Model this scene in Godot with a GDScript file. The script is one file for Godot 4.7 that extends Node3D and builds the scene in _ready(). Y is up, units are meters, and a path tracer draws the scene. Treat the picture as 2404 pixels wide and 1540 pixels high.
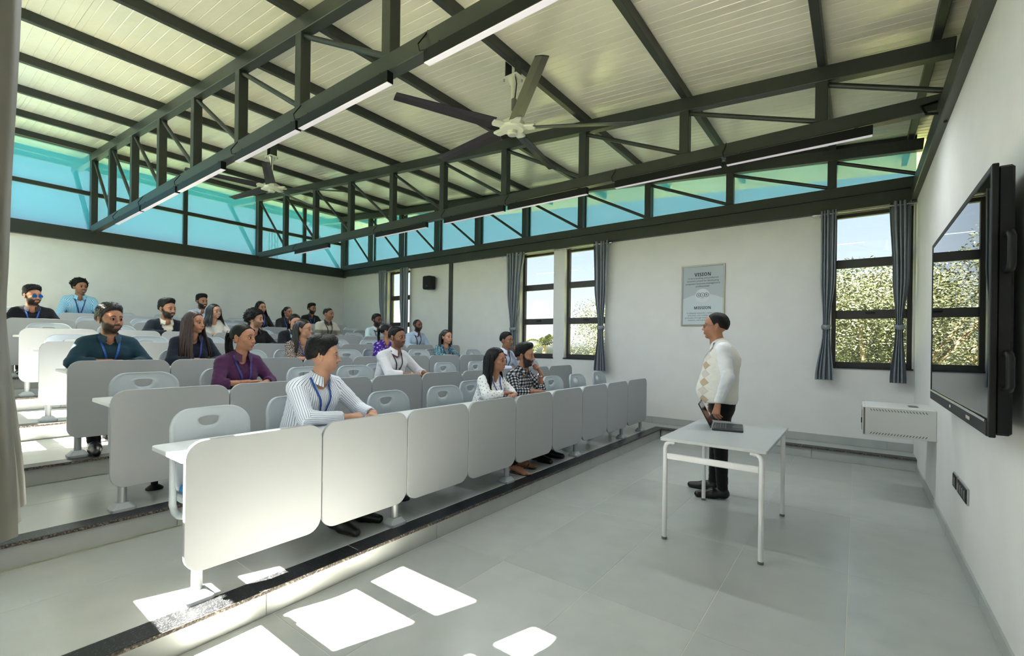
extends Node3D
# Tiered lecture room. x: towards the front wall (display), -z: towards the window wall, y up. Metres.

const EYE := Vector3(0, 1.42, 0)
const XF := 0.565        # front wall
const XB := -11.6        # back wall
const ZW := -7.5         # window wall, inner face
const ZN := 0.14         # near wall, inner face (the camera stands at one of its openings)
const TIER_X := -2.408
const TIER_P := 1.276
const TIER_H := 0.1485
const ROWS := 7
const PANEL_Z := [-0.80, -1.496, -2.137, -2.769, -3.415, -4.054, -4.70, -5.352, -5.997, -6.708]
const CHORD_Y := 3.40    # underside of the bottom chords
const ROOF_S := 0.0777   # roof rises towards the back

var taken := {}
var M := {}

func _ready() -> void:
	build_view()
	make_materials()
	build_shell()
	build_roof()
	build_windows()
	build_outdoors()
	build_desks_and_chairs()
	build_front_things()
	build_people()

# ---------------------------------------------------------------- camera, sky, sun, exposure
func build_view() -> void:
	var cam := Camera3D.new()
	cam.name = "camera"
	cam.projection = Camera3D.PROJECTION_FRUSTUM
	cam.near = 0.05
	cam.far = 400.0
	cam.size = 1540.0 / 1078.0 * cam.near
	cam.frustum_offset = Vector2(0, 37.5 / 1078.0 * cam.near)
	cam.transform = Transform3D(Basis(Vector3.UP, 0.6447) * Basis(Vector3.BACK, 0.0134), EYE)
	add_child(cam)
	cam.current = true
	var sky_mat := ProceduralSkyMaterial.new()
	sky_mat.sky_top_color = Color(0.64, 0.76, 0.85)
	sky_mat.sky_horizon_color = Color(0.93, 0.95, 0.96)
	sky_mat.sky_curve = 0.11
	sky_mat.sky_energy_multiplier = 0.95
	sky_mat.ground_energy_multiplier = 0.8
	sky_mat.ground_horizon_color = Color(0.62, 0.66, 0.58)
	sky_mat.ground_bottom_color = Color(0.36, 0.42, 0.28)
	sky_mat.sun_angle_max = 1.0
	var sky := Sky.new()
	sky.sky_material = sky_mat
	var env := Environment.new()
	env.background_mode = Environment.BG_SKY
	env.sky = sky
	env.tonemap_mode = Environment.TONE_MAPPER_LINEAR
	env.tonemap_exposure = 3.65
	env.sdfgi_enabled = true
	env.ssao_enabled = true
	env.ssil_enabled = true
	var we := WorldEnvironment.new()
	we.name = "environment"
	we.environment = env
	add_child(we)
	var sun := DirectionalLight3D.new()
	sun.name = "sun"
	sun.light_color = Color(1.0, 0.965, 0.90)
	sun.light_energy = 21.0
	sun.light_angular_distance = 0.6
	sun.shadow_enabled = true
	sun.transform = Transform3D(Basis.looking_at(Vector3(0.34, -1.4, -1.0).normalized(), Vector3.UP), Vector3(0, 12, 8))
	add_child(sun)

# ---------------------------------------------------------------- helpers: nodes
func numbered(called: String) -> String:
	if not taken.has(called):
		taken[called] = 0
		return called
	taken[called] += 1
	return "%s_%03d" % [called, taken[called]]

func tag(o: Node, label := "", category := "", group := "", kind := "") -> Node:
	if label: o.set_meta("label", label)
	if category: o.set_meta("category", category)
	if group: o.set_meta("group", group)
	if kind: o.set_meta("kind", kind)
	return o

func base(called: String, at := Vector3.ZERO, turn := 0.0) -> Node3D:
	var o := Node3D.new()
	o.name = numbered(called)
	add_child(o)
	o.position = at
	o.rotation.y = turn
	return o

func part(parent: Node, called: String, mesh: Mesh, m: Material, at := Vector3.ZERO, basis := Basis()) -> MeshInstance3D:
	var o := MeshInstance3D.new()
	o.name = numbered(called) if parent == self else called
	o.mesh = mesh
	o.material_override = m
	parent.add_child(o, true)
	o.transform = Transform3D(basis, at)
	return o

func structure(called: String) -> Node3D:
	var o := Node3D.new()
	o.name = called
	add_child(o, true)
	o.set_meta("kind", "structure")
	return o

# ---------------------------------------------------------------- helpers: shapes
func new_st() -> SurfaceTool:
	var st := SurfaceTool.new()
	st.begin(Mesh.PRIMITIVE_TRIANGLES)
	return st

func quad(st: SurfaceTool, a: Vector3, b: Vector3, c: Vector3, d: Vector3) -> void:
	# a b c d counter-clockwise seen from the front; flat normal
	var n := (b - a).cross(c - a).normalized()
	st.set_normal(n)
	for v in [a, c, b, a, d, c]:
		st.add_vertex(v)

func tri(st: SurfaceTool, a: Vector3, b: Vector3, c: Vector3) -> void:
	st.set_normal((b - a).cross(c - a).normalized())
	for v in [a, c, b]:
		st.add_vertex(v)

func bevel_box(st: SurfaceTool, s: Vector3, r: float, t := Transform3D()) -> void:
	# chamfered box: 44 triangles
	var h := s * 0.5
	r = minf(r, minf(h.x, minf(h.y, h.z)) * 0.9)
	var faces := [[Vector3.RIGHT, Vector3.UP, Vector3.BACK], [Vector3.LEFT, Vector3.BACK, Vector3.UP], [Vector3.UP, Vector3.BACK, Vector3.RIGHT], [Vector3.DOWN, Vector3.RIGHT, Vector3.BACK], [Vector3.BACK, Vector3.RIGHT, Vector3.UP], [Vector3.FORWARD, Vector3.UP, Vector3.RIGHT]]
	for f in faces:
		var n: Vector3 = f[0]
		var u: Vector3 = f[1]
		var v: Vector3 = f[2]
		var c := n * absf(n.dot(h))
		var eu := u * (absf(u.dot(h)) - r)
		var ev := v * (absf(v.dot(h)) - r)
		quad(st, t * (c - eu - ev), t * (c + eu - ev), t * (c + eu + ev), t * (c - eu + ev))
	if r <= 0.0:
		return
	for ax in 3:
		var a1 := (ax + 1) % 3
		var a2 := (ax + 2) % 3
		for s1 in [-1, 1]:
			for s2 in [-1, 1]:
				var p := []
				for e in [[-1, 0], [1, 0], [1, 1], [-1, 1]]:
					var q := Vector3.ZERO
					q[ax] = e[0] * (h[ax] - r)
					q[a1] = s1 * (h[a1] - (r if e[1] == 1 else 0.0))
					q[a2] = s2 * (h[a2] - (0.0 if e[1] == 1 else r))
					p.append(t * q)
				if s1 * s2 > 0: quad(st, p[0], p[1], p[2], p[3])
				else: quad(st, p[3], p[2], p[1], p[0])
	for sx in [-1, 1]:
		for sy in [-1, 1]:
			for sz in [-1, 1]:
				var a := t * Vector3(sx * h.x, sy * (h.y - r), sz * (h.z - r))
				var b := t * Vector3(sx * (h.x - r), sy * h.y, sz * (h.z - r))
				var c := t * Vector3(sx * (h.x - r), sy * (h.y - r), sz * h.z)
				if sx * sy * sz > 0: tri(st, a, b, c)
				else: tri(st, a, c, b)

func box_mesh(s: Vector3, r := 0.003) -> ArrayMesh:
	var st := new_st()
	bevel_box(st, s, r)
	return st.commit()

func bar(st: SurfaceTool, a: Vector3, b: Vector3, w: float, h: float, r := 0.004, up := Vector3.UP) -> void:
	# box beam from a to b, w wide, h high
	var z := (b - a).normalized()
	if absf(z.dot(up)) > 0.99: up = Vector3.RIGHT
	var x := up.cross(z).normalized()
	var y := z.cross(x)
	bevel_box(st, Vector3(w, h, a.distance_to(b)), r, Transform3D(Basis(x, y, z), (a + b) * 0.5))

func tube(st: SurfaceTool, path: PackedVector3Array, radii: PackedFloat32Array, sides := 10, cap := true, flat := 1.0, side_dir := Vector3.ZERO) -> void:
	# swept tube with smooth normals; flat squeezes it across side_dir
	var n := path.size()
	var rings := []
	var prev := Vector3.ZERO
	for i in n:
		var d := (path[mini(i + 1, n - 1)] - path[maxi(i - 1, 0)]).normalized()
		var u := side_dir
		if u == Vector3.ZERO:
			u = prev if prev != Vector3.ZERO else (Vector3.UP if absf(d.y) < 0.9 else Vector3.RIGHT)
		u = (u - d * u.dot(d)).normalized()
		prev = u
		var v := d.cross(u)
		var ring := []
		for k in sides:
			var a := TAU * k / sides
			var nn := u * cos(a) + v * sin(a)
			var p := path[i] + u * cos(a) * radii[i] * flat + v * sin(a) * radii[i]
			ring.append([p, nn])
		rings.append(ring)
	for i in n - 1:
		for k in sides:
			var k2 := (k + 1) % sides
			for e in [rings[i][k], rings[i + 1][k], rings[i][k2], rings[i][k2], rings[i + 1][k], rings[i + 1][k2]]:
				st.set_normal(e[1])
				st.add_vertex(e[0])
	if cap:
		for e in [[0, -1], [n - 1, 1]]:
			var i: int = e[0]
			var c := path[i]
			var d: Vector3 = (path[mini(i + 1, n - 1)] - path[maxi(i - 1, 0)]).normalized() * float(e[1])
			for k in sides:
				var p: Vector3 = rings[i][k][0]
				var q: Vector3 = rings[i][(k + 1) % sides][0]
				st.set_normal(d)
				for v in ([c, q, p] if e[1] > 0 else [c, p, q]):
					st.add_vertex(v)

func tube2(st: SurfaceTool, path: Array, r: float, sides := 10) -> void:
	var rr := PackedFloat32Array()
	rr.resize(path.size())
	rr.fill(r)
	tube(st, PackedVector3Array(path), rr, sides)

func lathe(st: SurfaceTool, profile: Array, sides := 20, t := Transform3D()) -> void:
	# profile of Vector2(radius, y) from bottom to top
	for i in profile.size() - 1:
		var a: Vector2 = profile[i]
		var b: Vector2 = profile[i + 1]
		var d := (b - a)
		var nn := Vector2(d.y, -d.x).normalized()
		for k in sides:
			var e := []
			for kk in [k, k + 1]:
				var an: float = TAU * float(kk) / sides
				var dir := Vector3(cos(an), 0, sin(an))
				e.append([t * (dir * a.x + Vector3.UP * a.y), t * (dir * b.x + Vector3.UP * b.y), (t.basis * (dir * nn.x + Vector3.UP * nn.y)).normalized()])
			for q in [[e[0][0], e[0][2]], [e[1][0], e[1][2]], [e[0][1], e[0][2]], [e[1][0], e[1][2]], [e[1][1], e[1][2]], [e[0][1], e[0][2]]]:
				st.set_normal(q[1])
				st.add_vertex(q[0])

func rounded_outline(w: float, h: float, r: float, seg := 6) -> PackedVector2Array:
	var out := PackedVector2Array()
	for c in [[1, 1, 0.0], [-1, 1, PI / 2], [-1, -1, PI], [1, -1, 3 * PI / 2]]:
		for i in seg + 1:
			var a: float = c[2] + PI / 2 * i / seg
			out.append(Vector2(c[0] * (w / 2 - r) + cos(a) * r, c[1] * (h / 2 - r) + sin(a) * r))
	return out

func plate(st: SurfaceTool, outline: PackedVector2Array, thick: float, bev := 0.003, t := Transform3D()) -> void:
	# outline (counter-clockwise, in xy) thickened along z, with a chamfered edge
	var n := outline.size()
	var inner := PackedVector2Array()
	for i in n:
		var d0 := (outline[i] - outline[(i + n - 1) % n]).normalized()
		var d1 := (outline[(i + 1) % n] - outline[i]).normalized()
		var nn := Vector2(d0.y + d1.y, -d0.x - d1.x).normalized()
		inner.append(outline[i] - nn * bev)
	var idx := Geometry2D.triangulate_polygon(inner)
	for s in [1, -1]:
		st.set_normal(t.basis * Vector3(0, 0, s))
		for i in range(0, idx.size(), 3):
			var a := inner[idx[i]]
			var b := inner[idx[i + 1]]
			var c := inner[idx[i + 2]]
			var ccw := (b - a).cross(c - a) > 0
			var order := [a, c, b] if (ccw == (s > 0)) else [a, b, c]
			for v in order:
				st.add_vertex(t * Vector3(v.x, v.y, s * thick / 2))
	for i in n:
		var j := (i + 1) % n
		var zo := thick / 2 - bev
		quad(st, t * Vector3(outline[i].x, outline[i].y, -zo), t * Vector3(outline[j].x, outline[j].y, -zo), t * Vector3(outline[j].x, outline[j].y, zo), t * Vector3(outline[i].x, outline[i].y, zo))
		for s in [1, -1]:
			var a := t * Vector3(outline[i].x, outline[i].y, s * zo)
			var b := t * Vector3(outline[j].x, outline[j].y, s * zo)
			var c := t * Vector3(inner[j].x, inner[j].y, s * thick / 2)
			var d := t * Vector3(inner[i].x, inner[i].y, s * thick / 2)
			if s > 0: quad(st, a, b, c, d)
			else: quad(st, d, c, b, a)

# ---------------------------------------------------------------- helpers: materials and textures
func mat(c: Color, rough := 0.6, metal := 0.0, spec := 0.5) -> StandardMaterial3D:
	var m := StandardMaterial3D.new()
	m.albedo_color = c
	m.roughness = rough
	m.metallic = metal
	m.metallic_specular = spec
	return m

func noise_tex(size: int, freq: float, colors: Array, seed_ := 1, kind := FastNoiseLite.TYPE_SIMPLEX_SMOOTH, oct := 4, stretch := Vector2.ONE, as_floats := false) -> ImageTexture:
	# tileable in look only; colours picked along a ramp
	var n := FastNoiseLite.new()
	n.seed = seed_
	n.noise_type = kind
	n.frequency = freq
	n.fractal_octaves = oct
	var img := Image.create(size, size, false, Image.FORMAT_RGB8)
	var ramp := Gradient.new()
	ramp.offsets = PackedFloat32Array()
	ramp.colors = PackedColorArray()
	for i in colors.size():
		ramp.add_point(colors[i][0], colors[i][1])
	for y in size:
		for x in size:
			# blend four shifted samples so that the edges meet
			var fx := float(x) / size
			var v := 0.0
			v = n.get_noise_2d(x * stretch.x, y * stretch.y) * (1 - fx) + n.get_noise_2d((x - size) * stretch.x, y * stretch.y) * fx
			img.set_pixel(x, y, ramp.sample(clampf(v * 0.5 + 0.5, 0, 1)))
	return ImageTexture.create_from_image(img)

func image_tex(w: int, h: int, f: Callable) -> ImageTexture:
	var img := Image.create(w, h, false, Image.FORMAT_RGB8)
	for y in h:
		for x in w:
			img.set_pixel(x, y, f.call((x + 0.5) / w, (y + 0.5) / h))
	return ImageTexture.create_from_image(img)

func triplanar(m: StandardMaterial3D, tex: Texture2D, scale: float, world := true) -> StandardMaterial3D:
	m.albedo_texture = tex
	m.uv1_triplanar = true
	m.uv1_world_triplanar = world
	m.uv1_scale = Vector3.ONE * scale
	return m

func make_materials() -> void:
	var g := func(v: float) -> Color: return Color(v, v, v)
	M.wall = triplanar(mat(Color(0.875, 0.87, 0.862), 0.85), noise_tex(256, 0.02, [[0.0, g.call(0.96)], [1.0, g.call(1.0)]], 3), 0.5)
	var tile_tex := noise_tex(512, 0.012, [[0.2, Color(0.93, 0.935, 0.93)], [0.5, Color(0.96, 0.96, 0.955)], [0.8, Color(0.985, 0.985, 0.975)]], 5, FastNoiseLite.TYPE_SIMPLEX_SMOOTH, 5)
	for k in 3:
		M["tile%d" % k] = triplanar(mat([Color(0.695, 0.708, 0.70), Color(0.71, 0.722, 0.714), Color(0.68, 0.693, 0.686)][k], 0.28), tile_tex, 0.55)
		M["tile%d" % k].uv1_offset = Vector3(k * 0.37, 0, k * 0.21)
	M.riser = triplanar(mat(Color(0.68, 0.693, 0.686), 0.34), tile_tex, 0.55)
	M.grout = mat(Color(0.80, 0.79, 0.75), 0.9)
	var granite := noise_tex(512, 0.16, [[0.0, Color(0.04, 0.045, 0.05)], [0.5, Color(0.085, 0.09, 0.10)], [0.66, Color(0.15, 0.16, 0.17)], [0.76, Color(0.42, 0.43, 0.44)], [1.0, Color(0.66, 0.66, 0.66)]], 9, FastNoiseLite.TYPE_VALUE, 3, Vector2(1.0, 0.55))
	M.granite = triplanar(mat(Color(1, 1, 1), 0.36, 0.0, 0.4), granite, 4.6)
	M.granite_edge = triplanar(mat(Color(1.0, 0.95, 0.9), 0.8), noise_tex(256, 0.2, [[0.2, Color(0.10, 0.097, 0.094)], [0.5, Color(0.27, 0.26, 0.25)], [0.75, Color(0.56, 0.54, 0.52)]], 4, FastNoiseLite.TYPE_VALUE, 3), 3.0)
	M.steel = triplanar(mat(Color(0.205, 0.218, 0.195), 0.42, 0.0, 0.5), noise_tex(256, 0.03, [[0.0, g.call(0.9)], [1.0, g.call(1.0)]], 8), 0.7)
	M.sheet = mat(Color(0.90, 0.875, 0.795), 0.24, 0.0, 0.6)
	M.sheet.normal_enabled = true
	var wav := NoiseTexture2D.new()
	wav.width = 512; wav.height = 512; wav.seamless = true; wav.as_normal_map = true; wav.bump_strength = 3.0
	wav.noise = FastNoiseLite.new(); wav.noise.frequency = 0.012; wav.noise.seed = 12
	M.sheet.normal_texture = wav
	M.sheet.normal_scale = 0.35
	M.sheet.uv1_triplanar = true
	M.sheet.uv1_world_triplanar = true
	M.sheet.uv1_scale = Vector3(0.35, 0.35, 1.0)
	M.frame = mat(Color(0.20, 0.185, 0.18), 0.5)
	M.glass = mat(Color(0.9, 0.95, 0.97, 0.06), 0.02, 0.0, 0.5)
	M.glass.transparency = BaseMaterial3D.TRANSPARENCY_ALPHA
	M.blue_glass = mat(Color(0.20, 0.50, 0.70, 0.87), 0.02, 0.0, 0.5)
	M.blue_glass.transparency = BaseMaterial3D.TRANSPARENCY_ALPHA
	M.blue_glass.backlight_enabled = true
	M.blue_glass.backlight = Color(0.13, 0.38, 0.54)
	M.panel = mat(Color(0.61, 0.622, 0.63), 0.5)
	M.desktop = mat(Color(0.80, 0.81, 0.815), 0.38)
	M.post = mat(Color(0.66, 0.68, 0.69), 0.38, 0.35)
	M.foot = mat(Color(0.62, 0.645, 0.66), 0.5)
	var pebble := NoiseTexture2D.new()
	pebble.width = 256; pebble.height = 256; pebble.seamless = true; pebble.as_normal_map = true; pebble.bump_strength = 2.0
	pebble.noise = FastNoiseLite.new(); pebble.noise.frequency = 0.12; pebble.noise.seed = 3
	M.chair = mat(Color(0.655, 0.69, 0.71), 0.55)
	M.chair.normal_enabled = true
	M.chair.normal_texture = pebble
	M.chair.normal_scale = 0.25
	M.chair.uv1_triplanar = true
	M.chair.uv1_scale = Vector3.ONE * 6.0
	M.blue_seat = mat(Color(0.06, 0.42, 0.68), 0.85)
	M.black = mat(Color(0.035, 0.035, 0.038), 0.5, 0.0, 0.4)
	M.black_gloss = mat(Color(0.02, 0.022, 0.025), 0.12)
	M.white_metal = mat(Color(0.86, 0.86, 0.87), 0.35)
	M.chrome = mat(Color(0.78, 0.78, 0.78), 0.22, 0.9)
	M.curtain = mat(Color(0.45, 0.475, 0.50), 0.34, 0.0, 0.6)
	M.near_curtain = mat(Color(0.47, 0.46, 0.42), 0.42, 0.0, 0.6)
	M.diffuser = mat(Color(0.85, 0.83, 0.86), 0.5)
	M.diffuser.emission_enabled = true
	M.diffuser.emission = Color(0.78, 0.74, 0.82)
	M.diffuser.emission_energy_multiplier = 0.1
	M.fan_white = mat(Color(0.84, 0.84, 0.76), 0.4)
	M.fan_grey = mat(Color(0.42, 0.41, 0.38), 0.6)
	M.fan_badge = mat(Color(0.75, 0.75, 0.74), 0.3, 0.4)
	M.fan_blade = mat(Color(0.17, 0.14, 0.15), 0.35)
	M.leaf = mat(Color(0.27, 0.29, 0.195), 0.6)
	M.leaf.vertex_color_use_as_albedo = true
	M.leaf.backlight_enabled = true
	M.leaf.backlight = Color(0.22, 0.26, 0.12)
	M.bark = mat(Color(0.52, 0.46, 0.38), 0.9)
	M.grass = triplanar(mat(Color(1, 1, 1), 0.95), noise_tex(256, 0.04, [[0.2, Color(0.28, 0.35, 0.17)], [0.5, Color(0.38, 0.43, 0.24)], [0.8, Color(0.48, 0.46, 0.32)]], 21), 0.05)
	M.table_top = mat(Color(0.70, 0.72, 0.73), 0.32)
	M.laptop = mat(Color(0.20, 0.22, 0.23), 0.4, 0.3)
	M.laptop_key = mat(Color(0.28, 0.30, 0.31), 0.5)
	M.screen = mat(Color(0.035, 0.04, 0.042), 0.0, 0.0, 0.9)
	M.cabinet = mat(Color(0.80, 0.80, 0.79), 0.4)
	M.alu = mat(Color(0.62, 0.60, 0.57), 0.35, 0.6)
	M.poster = mat(Color(0.665, 0.70, 0.725), 0.5)
	M.poster_pale = mat(Color(0.745, 0.785, 0.81), 0.5)
	M.poster_disc = mat(Color(0.78, 0.81, 0.83), 0.5)
	M.ink = mat(Color(0.08, 0.09, 0.11), 0.6)
	M.ink_soft = mat(Color(0.24, 0.25, 0.27), 0.6)
	M.grille = mat(Color(0.06, 0.06, 0.065), 0.8)

# ---------------------------------------------------------------- setting: floors, walls
func tiled(parent: Node3D, x0: float, x1: float, z0: float, z1: float, y: float, xs: Array, zs: Array, seed_: int) -> void:
	# tiles between the joints xs and zs, clipped to the rectangle; 3 mm joints, tops at y
	var r := RandomNumberGenerator.new()
	r.seed = seed_
	var cache := {}
	for i in xs.size() - 1:
		for j in zs.size() - 1:
			var a := maxf(xs[i], x0) + 0.0015
			var b := minf(xs[i + 1], x1) - 0.0015
			var c := maxf(zs[j], z0) + 0.0015
			var d := minf(zs[j + 1], z1) - 0.0015
			if b - a < 0.02 or d - c < 0.02:
				continue
			var key := "%.3f %.3f" % [b - a, d - c]
			if not cache.has(key):
				cache[key] = box_mesh(Vector3(b - a, 0.012, d - c), 0.0012)
			part(parent, "tile", cache[key], M["tile%d" % r.randi_range(0, 2)], Vector3((a + b) / 2, y - 0.006 + r.randf_range(-0.0004, 0.0004), (c + d) / 2))

func steps(from: float, to: float, by: float) -> Array:
	var out := []
	var v := from
	while v < to + by:
		out.append(v)
		v += by
	return out

func floor_piece(called: String, size: Vector3, at: Vector3) -> Node3D:
	var f := structure(numbered(called))
	part(f, "bed", box_mesh(size, 0.0), M.grout, at)
	return f

func nosing(parent: Node3D, a: Vector3, b: Vector3, inward: Vector3, piece := 1.83) -> void:
	# granite edge slabs 14 cm deep and 2 cm thick from a to b (front top edge), overhanging 12 mm
	var n := int(ceil(a.distance_to(b) / piece))
	var d := (b - a).normalized()
	for i in n:
		var p := a + d * (piece * i + 0.001)
		var q := a + d * (minf(piece * (i + 1), a.distance_to(b)) - 0.001)
		var c := (p + q) / 2 + inward * (0.07 - 0.012) + Vector3.DOWN * 0.0095
		var s := Vector3(absf(d.x) * p.distance_to(q) + absf(inward.x) * 0.138, 0.019, absf(d.z) * p.distance_to(q) + absf(inward.z) * 0.138)
		part(parent, "nosing", box_mesh(s, 0.002), M.granite, c)
		var ec := (p + q) / 2 - inward * 0.0135 + Vector3.DOWN * 0.010
		var es := Vector3(absf(d.x) * p.distance_to(q) + absf(inward.x) * 0.004, 0.0185, absf(d.z) * p.distance_to(q) + absf(inward.z) * 0.004)
		part(parent, "nosing_edge", box_mesh(es, 0.001), M.granite_edge, ec)

func riser_tiles(parent: Node3D, a: Vector3, b: Vector3, out_dir: Vector3, h: float, first: float, m: Material, called := "riser_tile", thick := 0.012) -> void:
	# tile panels 1.2 m long standing along a-b (bottom line), first joint at distance `first`
	var total := a.distance_to(b)
	var d := (b - a).normalized()
	var s := 0.0
	var e := first
	while s < total - 0.02:
		var l := minf(e, total)
		var c := a + d * ((s + l) / 2) + Vector3.UP * (h / 2) + out_dir * (thick / 2)
		var size := Vector3(absf(d.x) * (l - s - 0.003) + absf(out_dir.x) * thick, h - 0.002, absf(d.z) * (l - s - 0.003) + absf(out_dir.z) * thick)
		part(parent, called, box_mesh(size, 0.001), m, c)
		s = l
		e += 1.2

func build_shell() -> void:
	# main floor
	var f := floor_piece("floor", Vector3(XF - TIER_X + 0.1, 0.3, 7.6), Vector3((XF + TIER_X) / 2, -0.1475, -3.45))
	tiled(f, TIER_X, XF, -7.05, ZN, 0.004, steps(-2.43, XF, 0.6), steps(-7.174, ZN, 1.2), 11)
	# ledge along the window wall
	var ld := floor_piece("floor", Vector3(XF - TIER_X, TIER_H - 0.0015, 0.42), Vector3((XF + TIER_X) / 2, (TIER_H - 0.0015) / 2, -7.285))
	tiled(ld, TIER_X - 0.128, XF, ZW, -7.05 - 0.128, TIER_H, steps(-3.03, XF, 0.6), [ZW, -7.05], 12)
	riser_tiles(ld, Vector3(TIER_X, 0.004, -7.07), Vector3(XF, 0.004, -7.07), Vector3.BACK, TIER_H - 0.024, 0.75, M.riser)
	nosing(ld, Vector3(TIER_X + 0.014, TIER_H, -7.05), Vector3(XF, TIER_H, -7.05), Vector3.FORWARD)
	# seven tiers
	for i in ROWS:
		var x1 := TIER_X - TIER_P * i
		var x0 := x1 - TIER_P if i < ROWS - 1 else XB
		var y := TIER_H * (i + 1)
		var z0 := ZW
		var t := floor_piece("floor", Vector3(x1 - x0 - 0.02, y - 0.0015, ZN - ZW), Vector3((x0 + x1 - 0.02) / 2, (y - 0.0015) / 2, (ZN + ZW) / 2))
		var xs := [x0, x1 - 0.128 - 0.6, x1 - 0.128]
		if i == ROWS - 1:
			xs = [x0, x1 - 0.128 - 1.2, x1 - 0.128 - 0.6, x1 - 0.128]
		tiled(t, x0, x1, ZW, ZN, y, xs, steps(-8.37 - (0.3 if i % 2 else 0.0), ZN, 1.2), 20 + i)
		z0 = -7.05 if i == 0 else ZW
		var zn := -7.178 if i == 0 else ZW
		riser_tiles(t, Vector3(x1 - 0.02, y - TIER_H + 0.002, ZN), Vector3(x1 - 0.02, y - TIER_H + 0.002, z0), Vector3.RIGHT, TIER_H - 0.022, 1.2 + ZN - 0.06, M.riser)
		nosing(t, Vector3(x1, y, ZN), Vector3(x1, y, zn), Vector3.LEFT)
	# walls
	var st := new_st()
	var wz := ZW - 0.11
	var opens := [[-9.67, -8.80], [-5.45, -4.66], [-4.42, -3.58], [-0.285, 0.545]]
	var x := XB - 0.2
	for o in opens:
		bevel_box(st, Vector3(o[0] - x, 3.75, 0.22), 0.0, Transform3D(Basis(), Vector3((o[0] + x) / 2, 1.375, wz)))
		bevel_box(st, Vector3(o[1] - o[0], 1.67, 0.22), 0.0, Transform3D(Basis(), Vector3((o[0] + o[1]) / 2, 1.17 - 0.835, wz)))
		x = o[1]
	bevel_box(st, Vector3(XF + 0.2 - x, 3.75, 0.22), 0.0, Transform3D(Basis(), Vector3((XF + 0.2 + x) / 2, 1.375, wz)))
	tag(part(self, "wall_window_side", st.commit(), M.wall), "", "", "", "structure")
	tag(part(self, "wall_front", box_mesh(Vector3(0.2, 3.85, 8.2), 0.0), M.wall, Vector3(XF + 0.1, 1.4, -3.6)), "", "", "", "structure")
	tag(part(self, "wall_back", box_mesh(Vector3(0.2, 3.75, 8.2), 0.0), M.wall, Vector3(XB - 0.1, 1.375, -3.6)), "", "", "", "structure")
	st = new_st()
	x = XB - 0.2
	for o in near_opens():
		bevel_box(st, Vector3(o[0] - x, 3.75, 0.24), 0.0, Transform3D(Basis(), Vector3((o[0] + x) / 2, 1.375, ZN + 0.12)))
		bevel_box(st, Vector3(o[1] - o[0], 1.67, 0.24), 0.0, Transform3D(Basis(), Vector3((o[0] + o[1]) / 2, 1.17 - 0.835, ZN + 0.12)))
		x = o[1]
	bevel_box(st, Vector3(XF + 0.2 - x, 3.75, 0.24), 0.0, Transform3D(Basis(), Vector3((XF + 0.2 + x) / 2, 1.375, ZN + 0.12)))
	tag(part(self, "wall_near_side", st.commit(), M.wall), "", "", "", "structure")
	# skirting tiles
	var sk := structure("baseboard_window_side")
	riser_tiles(sk, Vector3(TIER_X - 0.3, TIER_H, ZW), Vector3(XF, TIER_H, ZW), Vector3.BACK, 0.105, 0.62, M.tile2, "skirting_tile", 0.012)
	for i in range(1, ROWS):
		var xr := TIER_X - TIER_P * i
		riser_tiles(sk, Vector3(xr + TIER_P - 0.3 if i > 0 else xr, TIER_H * i, ZW), Vector3(xr, TIER_H * i, ZW), Vector3.BACK, 0.105, 0.6, M.tile2, "skirting_tile", 0.012)
	var sf := structure("baseboard_front")
	riser_tiles(sf, Vector3(XF, 0.004, -7.05), Vector3(XF, 0.004, ZN), Vector3.LEFT, 0.085, 1.05, M.tile2, "skirting_tile", 0.012)
	var sb := structure("baseboard_back")
	riser_tiles(sb, Vector3(XB, TIER_H * 7, ZW), Vector3(XB, TIER_H * 7, ZN), Vector3.RIGHT, 0.1, 0.6, M.tile1, "skirting_tile", 0.012)
	# steel ring beams on the walls
	var beams := [
		["trim_1", Vector3(XF - XB + 0.4, 0.17, 0.30), Vector3((XF + XB) / 2, 3.315, ZW - 0.06)],
		["trim_2", Vector3(0.30, 0.24, 8.1), Vector3(XB - 0.04, 3.33, -3.6)],
		["trim_3", Vector3(0.22, 0.17, 8.1), Vector3(XF + 0.05, 3.335, -3.6)],
		["trim_4", Vector3(XF - XB + 0.4, 0.17, 0.30), Vector3((XF + XB) / 2, 3.315, ZN + 0.12)],
	]
	for b in beams:
		var o := part(self, b[0], box_mesh(b[1], 0.006), M.steel, b[2])
		tag(o, "", "", "", "structure")
	# steel flanges that stand out under the window-side beam
	tag(part(self, "trim_5", box_mesh(Vector3(XF - XB, 0.014, 0.20), 0.002), M.steel, Vector3((XF + XB) / 2, 3.405, ZW + 0.03)), "", "", "", "structure")
	# wall above the front beam, up to the roof
	tag(part(self, "wall_front_upper", box_mesh(Vector3(0.08, 0.72, 8.2), 0.0), M.steel, Vector3(XF + 0.14, 3.75, -3.6)), "", "", "", "structure")
	# steel column let into the window wall
	tag(part(self, "trim_6", box_mesh(Vector3(0.11, 3.23, 0.06), 0.004), M.steel, Vector3(-7.39, 1.615, ZW)), "", "", "", "structure")
	tag(part(self, "trim_7", box_mesh(Vector3(0.09, 3.23, 0.03), 0.003), M.wall, Vector3(-7.49, 1.615, ZW)), "", "", "", "structure")

func near_opens() -> Array:
	return [[-10.7, -9.9], [-7.78, -6.98], [-6.70, -5.90], [-3.15, -2.32], [-2.05, -1.22]]

# ---------------------------------------------------------------- roof: sheets, purlins, trusses, linear lamps, fans
func sheet_y(x: float) -> float:
	return 4.118 - 0.0768 * x

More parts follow.
